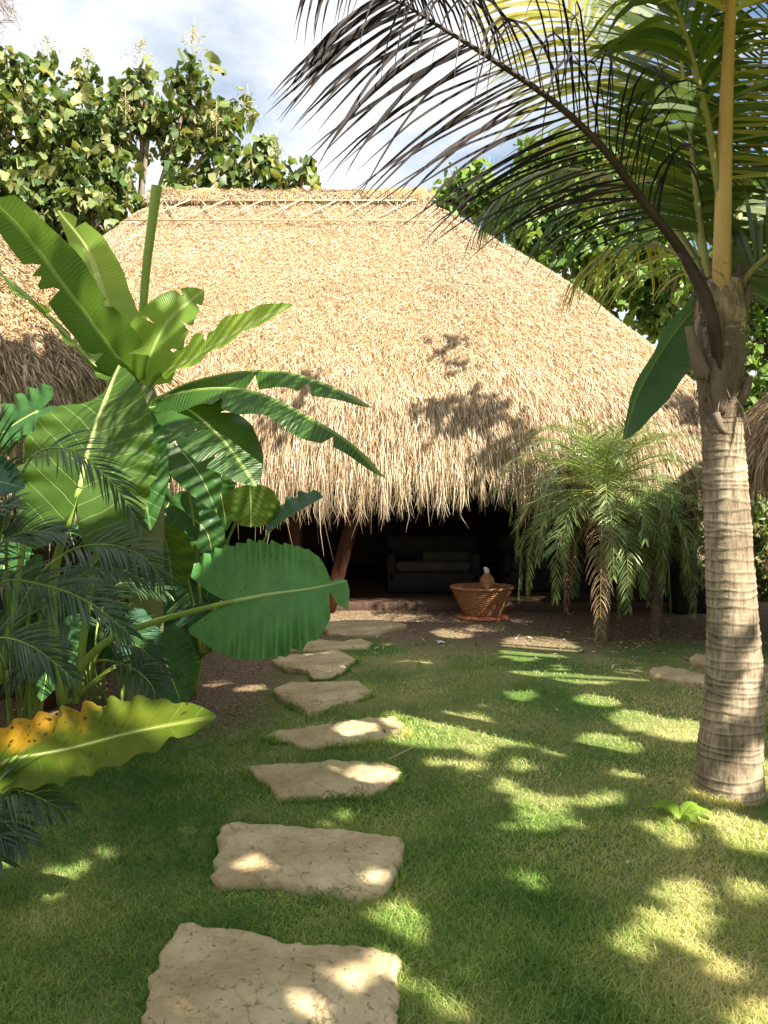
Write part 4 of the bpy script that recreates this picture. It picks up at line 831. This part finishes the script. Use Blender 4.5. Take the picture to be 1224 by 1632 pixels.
    frond(t, A((1152, 460, 4.0), (1145, 300, 3.9), (1110, 120, 3.8), (1050, -60, 3.6), (960, -260, 3.4), (820, -420, 3.2)), M_coco_g, M_rach_g, 56, .85, .034, (0, -.7, .6), .026, .3, (.5, .45), (66, 38), 6, .05, (1, -1), .0, full, seed=9)
    frond(t, A((1158, 470, 4.1), (1178, 340, 4.25), (1200, 180, 4.5), (1225, 20, 4.8), (1260, -120, 5.0)), M_coco_g, M_rach_g, 56, .8, .032, (.1, -1, .1), .026, .2, (.2, .15), (75, 50), 6, .05, (1, -1), .0, full, seed=10)
    return t
coconut()

# banana plant beyond the right frame edge: one leaf hangs behind the trunk
g = at(1290, 1010, 5.0); bn = thing('banana_plant', (g[0], g[1], 0), 'banana plant at the right frame edge, one folded leaf hanging left of the coconut trunk', 'banana plant')
mesh('pseudostem', *tube([(g[0], g[1], -.02), (g[0], g[1], .9), tuple(at(1275, 600, 5.0)), tuple(at(1262, 520, 5.0))], [.12, .11, .08, .04], 14, 20), M_pseudo, bn)
blade('leaf', A((1128, 478, 4.6), (1098, 500, 4.55), (1050, 565, 4.5), (1015, 630, 4.45), (992, 702, 4.45)), M_earblue, bn, .42, (-.45, .8, .3), 'ban', -.55, .012, 3, .0, .02, 0, seed=31)['label'] = 'folded grey-green leaf with a yellow tip'
petiole(bn, ((1268, 540, 5.0), (1220, 470, 4.8), (1170, 455, 4.7), (1128, 478, 4.6)), .022, .014)
blade('leaf', A((1262, 520, 4.9), (1225, 480, 4.7), (1190, 465, 4.6), (1165, 470, 4.55)), M_ban, bn, .34, (0, -.8, .5), 'ban', .1, .015, 3, .0, .02, 1, seed=32)
blade('leaf', A((1262, 520, 5.1), (1300, 400, 5.2), (1380, 330, 5.3)), M_ban, bn, .45, (0, -.8, .5), 'ban', .1, .015, 3, .0, .02, 1, seed=33)

# ------------------------------------------------------------------ small date palms
def date_palm(base, crown, Yc, n, L, label, seed, r=.055):
    g = gp(*base); c = at(crown[0], crown[1], Yc); rs = np.random.default_rng(seed)
    t = thing('date_palm', (g[0], g[1], 0), label, 'palm tree', 'small feathery date palms before the hut')
    P = curve([(g[0], g[1], -.03), ((g[0] + c[0]) / 2 + .03, (g[1] + c[1]) / 2, c[2] * .5), (c[0], c[1], c[2])], 60)
    th = np.linspace(0, 2 * math.pi, 18, endpoint=False); V = []
    for i, p in enumerate(P):
        rad = r * (1.15 - .25 * i / 59 + .35 * max(0, i - 48) / 11) * (1 + .10 * (i % 3 == 0)) * (1 + .10 * np.sin(th * 6 + i * 1.1))
        V.append(np.column_stack([p[0] + rad * np.cos(th), p[1] + rad * np.sin(th), np.full(18, p[2])]))
    mesh('trunk', np.concatenate(V), gridq(60, 18, True), M_palmbark, t)
    for k in range(n):
        az = k * 2.399 + rs.uniform(-.2, .2); f = k / n
        el = R(82 - 118 * f + rs.uniform(-8, 8)); ll = L * rs.uniform(.85, 1.12) * (1 + .7 * max(0, f - .5))
        h = np.array([math.cos(az), math.sin(az), 0]); p = c + h * .03; pts = [p]; e = el
        for s in range(6):
            p = p + (h * math.cos(e) + np.array([0, 0, 1]) * math.sin(e)) * ll / 6; pts.append(p); e = max(e - R(8 + 6 * s), R(-86))
        dry = f > .95
        frond(t, pts, M_pygdry if dry else M_pyg, M_rach_g, 62, .24 * L, .0082, (h * -.3 + np.array([0, 0, 1])), .009, .14, (.35, .35) if not dry else (1.2, 1.2), (58, 30), 4, .08, (1, -1), .18, lambda q: np.clip(.5 + 3 * q, 0, 1) * np.clip(1.3 - q, 0, 1), seed=seed * 50 + k)
    return t
date_palm((962, 1018), (960, 785), 8.5, 64, 1.3, 'feathery date palm with the tall thin trunk, in front of the hut eave', 1)
date_palm((1043, 1010), (1046, 850), 8.75, 36, .95, 'lower date palm between the tall date palm and the coconut trunk', 2)
date_palm((905, 1000), (905, 905), 9.0, 0, .6, 'x', 3) if False else None

# ------------------------------------------------------------------ dark areca-like palms on the left
def areca(base, label, fronds, seed, lw=.0085, ll=.3):
    g = gp(*base); t = thing('areca_palm', (g[0], g[1], 0), label, 'palm plant', 'low feather palms in the left bed'); rs = np.random.default_rng(seed)
    for k, (pts, L) in enumerate(fronds):
        P = A(*pts); P = [np.array([g[0], g[1], 0]) + rs.normal(0, .03, 3) * [1, 1, 0]] + P
        frond(t, P, M_areca, M_pet, 50, L, lw, (-.1, -.6, .8), .010, .40, (.35, .35), (55, 25), 5, .05, (1, -1), .12, lambda q: np.clip(.6 + 2.5 * q, 0, 1) * np.clip(1.25 - q * .9, 0, 1), seed=seed * 30 + k)
    for k in range(3):
        mesh('cane', *tube([(g[0] + k * .05 - .05, g[1] + k * .03, -.02), (g[0] + k * .07 - .07, g[1], .45)], [.018, .014], 8, 5), M_pet, t)
areca((30, 1180), 'feather palm with bluish arching fronds crossing the big backlit ear leaf', [
    ([(10, 900, 3.5), (40, 745, 3.3), (105, 715, 3.2), (175, 765, 3.2), (222, 835, 3.25)], .22),
    ([(-10, 950, 3.5), (10, 800, 3.3), (-20, 700, 3.2), (-60, 650, 3.2)], .25),
    ([(50, 960, 3.7), (100, 885, 3.6), (165, 868, 3.55), (225, 885, 3.5), (258, 925, 3.5)], .26),
    ([(60, 1000, 3.6), (110, 930, 3.5), (170, 905, 3.45), (232, 925, 3.45)], .22)], 1)
areca((-40, 1220), 'dark feather palm with fronds fanning low at the left frame edge above the yellowing leaf', [
    ([(-30, 1000, 3.2), (0, 930, 3.1), (80, 935, 3.05), (150, 965, 3.0), (205, 1010, 3.0)], .24),
    ([(-40, 1080, 3.0), (-10, 1020, 2.9), (50, 1030, 2.85), (115, 1080, 2.85)], .22),
    ([(-40, 1050, 3.1), (-20, 900, 3.0), (30, 850, 3.0), (100, 850, 3.0)], .25),
    ([(-60, 1040, 3.1), (-60, 900, 3.0), (-40, 830, 3.0), (20, 800, 3.0)], .25)], 2)
areca((150, 1130), 'dark feather palm low in the bed beneath the long pale leaf stalk', [
    ([(140, 1060, 4.3), (170, 1020, 4.2), (220, 1030, 4.15), (270, 1080, 4.1)], .25),
    ([(130, 1060, 4.3), (90, 1030, 4.2), (60, 1040, 4.1), (20, 1090, 4.0)], .25),
    ([(150, 1040, 4.4), (160, 980, 4.4), (190, 930, 4.4), (260, 940, 4.4)], .28),
    ([(150, 1060, 4.3), (200, 1060, 4.1), (240, 1090, 4.0), (250, 1130, 3.95)], .2)], 3)
areca((-60, 1480), 'dark feather palm drooping over the lawn below the yellowing leaf', [
    ([(-60, 1350, 2.5), (-30, 1270, 2.45), (30, 1260, 2.4), (100, 1290, 2.4)], .2),
    ([(-60, 1380, 2.5), (-50, 1310, 2.4), (-10, 1300, 2.35), (40, 1340, 2.35)], .2),
    ([(-60, 1400, 2.45), (-60, 1340, 2.4), (-40, 1330, 2.3), (0, 1370, 2.3)], .2)], 4)

# ------------------------------------------------------------------ broad-leaf trees behind
def leaf_cloud(P, size, rs, droop=.95, wl=.6, K=6):
    n = len(P); L = rs.uniform(.7, 1.25, n) * size
    az = rs.uniform(0, 6.28, n); d = norm(np.column_stack([np.cos(az), np.sin(az), rs.uniform(-1.2, .5, n)]))
    pts = [P]
    for k in range(K - 1):
        pts.append(pts[-1] + d * (L / (K - 1))[:, None]); d = norm(d + np.array([0, 0, -droop / (K - 1) * 2]))
    pt = np.stack(pts, 1); dv = np.gradient(pt, axis=1); nn_ = norm(np.array([0, 0, 1.0]) + rs.normal(0, .5, (n, 3)))[:, None]
    w = (L * wl)[:, None] * np.interp(np.linspace(0, 1, K), [0, .2, .45, .75, 1], [.15, .8, 1, .75, .04])[None]
    return ribbons(pt, w, norm(np.cross(dv, np.repeat(nn_, K, 1)) + rs.normal(0, .04, (n, K, 3))))
def crown_tree(name, base, blobs, mat, nleaf, lsize, label, seed, branches, twig_r=.05, panicles=(), group=None, cat='tree', trunk_r=.2, bare=None):
    """blobs: (px, py, Y, radius in m); leaves hang in whorls at twig ends inside each blob"""
    rs = np.random.default_rng(seed); t = thing(name, base, label, cat, group)
    cs = [(at(x, y, Y), r) for x, y, Y, r in blobs]; tot = sum(r ** 2 for _, r in cs); P = []; tw = MB()
    for c, r in cs:
        nw_ = max(4, int(nleaf * r ** 2 / tot / 7)); d = norm(rs.normal(0, 1, (nw_, 3))) * (rs.random(nw_) ** .45)[:, None] * r; d[:, 1] *= .8
        tips = c + d
        for tp in tips:
            P.append(tp + rs.normal(0, lsize * .28, (7, 3)))
        for tp in tips[::3]:
            m = (c + tp) / 2 + rs.normal(0, .12, 3); tw.add(*tube([c - [0, 0, r * .5], m, tp], [twig_r * .55, twig_r * .35, twig_r * .15], 5, 6))
    P = np.concatenate(P); V, Q, _ = leaf_cloud(P, lsize, rs)
    cr_ = mesh('crown', V, Q, mat, t)
    tw.build('branches', M_bark, cr_)
    b0 = np.array(base, float); h = min(c[2] for c, r in cs) - .8
    top = b0 + [random.uniform(-.2, .2), 0, h]; tr = MB(); tr.add(*tube([b0, (b0 + top) / 2 + [.1, 0, 0], top], [trunk_r, trunk_r * .8, trunk_r * .65], 12, 12))
    for c, r in cs:
        if rs.random() < branches or r > 1: tr.add(*tube([top - [0, 0, .4], top * .55 + c * .45 + [0, 0, -.3] + rs.normal(0, .15, 3), c], [trunk_r * .45, trunk_r * .3, trunk_r * .12], 7, 12))
    tr.build('trunk', M_bark, t)
    if panicles:
        for (x, y, Y, hgt) in panicles:
            pv = MB()
            c = at(x, y, Y); n = 110; f = rs.random(n); p = c + np.column_stack([rs.normal(0, .24, n) * (1.1 - f) * hgt * 1.3, rs.normal(0, .2, n) * (1.1 - f), f * hgt - .2])
            q = p + rs.normal(0, .05, (n, 3)); V, Q, _ = ribbons(np.stack([p, (p + q) / 2, q], 1), np.tile([.012, .026, .008], (n, 1)), np.repeat(norm(rs.normal(0, 1, (n, 3)))[:, None], 3, 1)); pv.add(V, Q)
            pv.add(*tube([c - [0, 0, .4], c + [0, 0, hgt]], [.012, .005], 5, 4))
            pv.build('flower_panicle', M_panicle, cr_)
    return t
crown_tree('broadleaf_tree', tuple(at(200, 900, 17.5) * [1, 1, 0]), [
    (60, 220, 17, 1.15), (110, 300, 17, 1.2), (30, 330, 16.5, 1.1), (170, 200, 17.5, .85), (225, 130, 17.5, .55), (240, 190, 17.5, .8), (310, 110, 17.5, .40), (318, 165, 17.5, .5),
    (280, 210, 17.5, .7), (340, 230, 17.3, .6), (300, 290, 17, .55), (365, 180, 17, .45), (375, 260, 17, .6), (420, 270, 17, .5), (450, 285, 17, .4), (480, 290, 17, .32),
    (140, 120, 17.8, .4), (75, 95, 17.8, .3), (190, 270, 17, .6), (150, 350, 16.5, .7), (240, 320, 16.8, .32), (90, 180, 17.5, .6), (20, 130, 17, .7), (-60, 220, 17, 1.2), (-90, 330, 17, 1.3), (60, 370, 16.5, .7), (430, 230, 17, .22)],
    M_teak, 4200, .39, 'sprawling broad-leaved tree with cream flower sprays rising behind the hut at upper left', 41, .75, .06,
    panicles=[(225, 85, 17.5, .5), (310, 70, 17.5, .6), (75, 75, 17.8, .5), (140, 95, 17.8, .45), (395, 170, 17, .5), (440, 240, 17, .4), (200, 170, 16.6, .4), (345, 190, 16.4, .4)], trunk_r=.26)
crown_tree('broadleaf_tree', tuple(at(900, 900, 16.5) * [1, 1, 0]), [
    (745, 300, 16.5, .45), (720, 320, 16.5, .35), (790, 320, 16.5, .6), (840, 340, 16.3, .8), (850, 270, 16.5, .6), (900, 380, 16, .9), (960, 330, 16, .9), (980, 440, 15.6, .9), (1040, 400, 15.5, 1.0),
    (1060, 470, 15.2, .7), (920, 250, 16, .7), (1000, 250, 16, .8), (1080, 300, 15.5, 1.0), (745, 275, 16.5, .25)],
    M_tree2, 4200, .34, 'bright green broad-leaved tree behind the right slope of the hut roof', 42, .6, .05, panicles=[(720, 290, 16.5, .3), (780, 280, 16.5, .4)], trunk_r=.2)
crown_tree('broadleaf_tree', tuple(at(1220, 900, 13) * [1, 1, 0]), [
    (1150, 480, 12.6, .7), (1200, 430, 12.6, .8), (1230, 520, 12.5, .8), (1180, 580, 12.4, .7), (1220, 640, 12.3, .7), (1160, 660, 12.3, .6), (1290, 460, 12.6, 1.0), (1300, 620, 12.5, 1.0), (1200, 720, 12.2, .6), (1150, 740, 12.4, .5), (1120, 560, 12.8, .35), (1280, 330, 13, 1.1), (1220, 330, 13, .8), (1340, 250, 13, 1)],
    M_tree2, 4200, .26, 'dark green tree seen right of the coconut trunk above the side hut', 43, .6, .05, trunk_r=.16)
# bare twiggy branch at the very top left belongs to a taller tree
tt_ = thing('bare_tree', tuple(at(-160, 900, 14) * [1, 1, 0]), 'taller tree whose bare fine twigs hang in at the top left corner', 'tree')
tb = MB(); b0 = at(-160, 900, 14) * [1, 1, 0]; top = at(-150, -60, 14); tb.add(*tube([b0, (b0 + top) / 2, top], [.2, .15, .08], 10, 12)); tb.build('trunk', M_bark, tt_)
tb = MB(); rs = np.random.default_rng(5)
for k in range(16):
    s = at(-80 + rs.uniform(-40, 40), -40 + rs.uniform(-30, 40), 14); e = at(rs.uniform(-20, 40), rs.uniform(10, 70), 14 + rs.uniform(-.3, .3)); m = (s + e) / 2 + [0, 0, .15]
    tb.add(*tube([top * .2 + s * .8, m, e], [.016, .01, .004], 5, 8))
    for q in range(4):
        f = rs.uniform(.3, 1); p = m + (e - m) * f; tb.add(*tube([p, p + rs.normal(0, .12, 3), p + rs.normal(0, .2, 3) - [0, 0, .1]], [.006, .004, .002], 4, 5))
tb.build('branches', M_bark, tt_)

# unseen shrubs added beyond the left frame edge to block sky fill
for x, y, k in ((-3.3, 2.9, 0), (-3.5, 1.5, 1), (-4.4, 3.6, 2)):
    rs = np.random.default_rng(300 + k); t = thing('garden_shrub', (x, y, 0), ['bushy shrub just outside the left frame edge beside the yellowing leaf', 'bushy shrub left of the viewpoint', 'bushy shrub in front of the left hut, outside the view'][k], 'shrub')
    P = norm(rs.normal(0, 1, (900, 3))) * (rs.random(900) ** .33)[:, None] * [.95, .8, 1.15] + [x, y, 1.35]; u, v, zc = proj(P); P = P[~((zc > .1) & (u > -120))]
    V, Q, _ = leaf_cloud(P, .22, rs); mesh('crown', V, Q, M_ear_far, t); tb = MB()
    for q in range(7): tb.add(*tube([(x, y, -.02), P[q * 9] * .5 + np.array([x, y, .3]) * .5, P[q * 9]], [.03, .02, .008], 6, 8))
    tb.build('trunk', M_bark, t)

# distant green band so that no bare horizon shows between the huts
crown_tree('garden_shrub', tuple(at(1160, 1000, 11.5) * [1, 1, 0]), [(1140, 850, 11.3, .5), (1180, 880, 11.2, .5), (1150, 930, 11.3, .5), (1200, 820, 11.2, .5), (1220, 930, 11.2, .5)], M_teak, 900, .2, 'dark leafy shrub in the gap between the two huts at right', 44, .9, .03, cat='shrub', trunk_r=.05)

# ------------------------------------------------------------------ tall shade trees behind the camera (throw the dappled shade)
LIT = [(1082,1302,26,12),(705,1160,75,28),(640,1150,30,14),(760,1190,28,16),(590,1238,36,16),(745,1222,26,9),(690,1216,18,7),(570,1408,20,12),(384,1388,10,7),(535,1300,10,12),(620,1475,38,42),(600,1540,34,26),(500,1600,18,34),(525,1572,16,20),(250,1628,20,14),(700,1590,18,30),
 (860,1028,58,18),(830,1042,30,12),(722,1008,30,9),(850,1076,45,7),(930,1083,60,8),(1010,1076,38,10),(825,1111,22,8),(945,1118,36,9),(1080,1165,60,20),(1010,1150,40,18),(960,1190,45,20),(975,1215,22,12),(880,1195,24,14),(822,1222,17,9),(1000,1236,32,9),(855,1290,40,26),(850,1315,50,8),(930,1280,50,7),(968,1272,18,9),
 (1060,1335,30,22),(1195,1335,60,26),(1150,1305,30,12),(1075,1425,44,24),(1065,1475,62,28),(1000,1512,22,6),(1140,1545,34,9),(1200,1625,50,26),(62,1425,36,22),(150,1365,22,8),(95,1400,20,12),(655,1058,26,5),(690,1048,18,4),(500,1046,26,4),(525,1073,22,6),(800,1255,14,6),
 (1070,1008,36,8),(1085,1025,26,8),(620,1030,14,4),(580,968,40,4),(700,1180,90,14),(1180,1420,20,14),(560,1165,30,10),(830,1405,14,10),(890,1065,16,5),(1215,1230,40,30)]
def make_shade():
    rs = np.random.default_rng(99)
    L2 = []
    for x, y, rx, ry in LIT:
        c = gp(x, y); L2.append((c[0], c[1], abs(gp(x + rx, y)[0] - c[0]), max(.05, abs(gp(x, y - ry)[1] - gp(x, y + ry)[1]) / 2)))
    # points above the ground that stay in the sun
    SP = [(at(1175, 760, 3.9), .14), (at(1180, 840, 3.9), .15), (at(1180, 900, 3.9), .12), (at(1190, 1230, 3.9), .13), (at(1205, 1040, 3.95), .08), (at(1155, 200, 3.7), .10), (at(1160, 60, 3.6), .12), (at(90, 1160, 2.45), .20), (at(230, 1170, 2.42), .12), (at(385, 730, 4.2), .10), (at(330, 690, 4.3), .08),
          (gp(770, 975), .35), (at(200, 650, 3.9), .18), (at(150, 760, 3.8), .22), (at(880, 900, 8.3), .25), (at(1040, 870, 8.5), .2)]
    for p, r in SP:
        p = np.array(p); q = p - SDIR * (p[2] / SDIR[2]); L2.append((q[0], q[1], r, r))
    L2 = np.array(L2)
    def candidates(n, x0, x1, y0, y1, zlo, zhi, z0=0.0):
        G = np.column_stack([rs.uniform(x0, x1, n), rs.uniform(y0, y1, n)]); z = rs.uniform(zlo, zhi, n)
        for _ in range(9):
            P = np.column_stack([G[:, 0] + SH[0] * COT * (z - z0), G[:, 1] + SH[1] * COT * (z - z0), z])
            u, v, zc = proj(P); z = np.where((zc > .1) & (u > -200) & (u < 1424) & (v > -160), z + .5, z)
        return P
    P = candidates(56000, -4.2, 4.8, .4, 9.2, 3.9, 5.4)
    G = P[:, :2] - SH[None, :2] * COT * P[:, 2:3]
    ok = np.ones(len(P), bool)
    for cx, cy, rx, ry in L2: ok &= ((G[:, 0] - cx) / (max(rx, .06) + .05)) ** 2 + ((G[:, 1] - cy) / (max(ry * .95, .06) + .05)) ** 2 > 1
    ok &= ~((G[:, 0] < -1.9) & (G[:, 1] > 4.9 + .5 * np.clip(-2.4 - G[:, 0], -1, 0)))
    P = P[ok]
    # clumps whose shade falls on the thatch above the eave
    for (x, y, Y, r, n) in ((690, 585, 10.1, .14, 26), (710, 575, 10.1, .10, 10), (660, 600, 10.0, .18, 26), (690, 630, 9.9, .12, 18), (735, 690, 9.5, .26, 60), (690, 700, 9.5, .26, 40), (660, 690, 9.5, .2, 30), (60, 620, 5.2, .4, 200), (110, 630, 5.4, .35, 160), (20, 580, 5.1, .3, 100), (130, 600, 5.6, .2, 60), (470, 640, 9.6, .2, 30), (430, 690, 9.4, .25, 40), (1085, 660, 9.8, .3, 90), (780, 740, 9.3, .35, 60)):
        c = np.array(at(x, y, Y)); s = rs.normal(0, .5, (n, 3)) * r; k = (rs.uniform(5.8, 7.6, n) - c[2]) / SDIR[2]; P = np.concatenate([P, c + s + SDIR * k[:, None]])
    u, v, zc = proj(P); vis = (zc > .1) & (u > -150) & (u < 1374) & (v > -120) & (v < 1750); P = P[~vis]
    # two trees share the canopy
    trees = [((6.2, -3.5, 0), 'tall shade tree behind the viewpoint, right of the path'), ((9.5, 2.0, 0), 'tall shade tree standing off to the right of the lawn')]
    d = np.stack([np.linalg.norm(P[:, :2] - np.array(b[:2]), axis=1) for b, _ in trees], 1); w = d.argmin(1)
    for i, (b, lab) in enumerate(trees):
        t = thing('shade_tree', b, lab, 'tree', 'tall shade trees outside the view'); Pi = P[w == i]; n = len(Pi)
        az = rs.uniform(0, 6.28, n); dr = norm(np.column_stack([np.cos(az), np.sin(az), rs.uniform(-.5, .2, n)])); Ls = rs.uniform(.11, .18, n)
        nn_ = norm(SDIR[None] + rs.normal(0, .45, (n, 3))); dr = norm(dr - nn_ * (dr * nn_).sum(1, keepdims=True)); sd = np.cross(dr, nn_)
        pt = np.stack([Pi - dr * Ls[:, None] * .5, Pi - dr * Ls[:, None] * .15, Pi + dr * Ls[:, None] * .2, Pi + dr * Ls[:, None] * .5 - [0, 0, .03]], 1)
        wd = (Ls * .62)[:, None] * np.array([.2, 1, .85, .05])[None]
        V, Q, _ = ribbons(pt, wd, np.repeat(sd[:, None], 4, 1)); cr_ = mesh('crown', V, Q, M_shadeleaf, t)
        tb = MB(); b = np.array(b, float); top = b + [0, 0, 5.0]; tb.add(*tube([b, b + [.15, .1, 2.5], top], [.24, .19, .15], 12, 10))
        idx = rs.choice(n, 16, replace=False)
        for q in idx:
            e = Pi[q]; m = top * .5 + e * .5 + [0, 0, .2]
            tb.add(*tube([top - [0, 0, rs.uniform(0, .8)], m, e], [.09, .05, .015], 7, 10))
        tb.build('trunk', M_bark, t)
make_shade()

# ------------------------------------------------------------------ small things on the lawn
def weed():
    g = gp(1085, 1312); t = thing('weed', (g[0], g[1], 0), 'small bright green weed with pointed leaves at the foot of the coconut trunk', 'weed'); rs = np.random.default_rng(8)
    for k in range(9):
        az = rs.uniform(0, 6.28); h = np.array([math.cos(az), math.sin(az), 0]); b = g + h * .01
        blade('leaf', [b + [0, 0, .015], b + h * .05 + [0, 0, .07], b + h * .13 + [0, 0, .06]], M_banlime, t, .045, (0, -.2, 1), 'round', .15, .002, 2, 0, .01, ns=10, mt=4, thick_rib=0, seed=k)
weed()
p = gp(640, 1200, .03); q = gp(668, 1186, .05); r_ = gp(615, 1212, .02)
o = mesh('twig', *tube([r_, p, q], [.003, .004, .003], 6, 8), M_cord); tag(o, 'thin pale twig on the sunny grass below the triangular stone', 'twig')
for (x, y, s, lab) in ((888, 1133, .03, 'white scrap lying on the shaded grass right of the path'), (703, 1025, .06, 'white crumpled scrap on the soil in front of the basket')):
    g = gp(x, y, .01); Vx = np.array([[-1, -.5, 0], [0, -.7, .4], [1, -.4, .1], [-.8, .1, .5], [0, .1, .7], [.9, .2, .3], [-1, .6, .1], [.1, .7, .3], [.8, .7, 0]]) * s * .7 + g
    o = mesh('scrap', Vx, gridq(3, 3), M_white); tag(o, lab, 'scrap')
g = gp(935, 985, .02)
print('objects', len(bpy.data.objects))
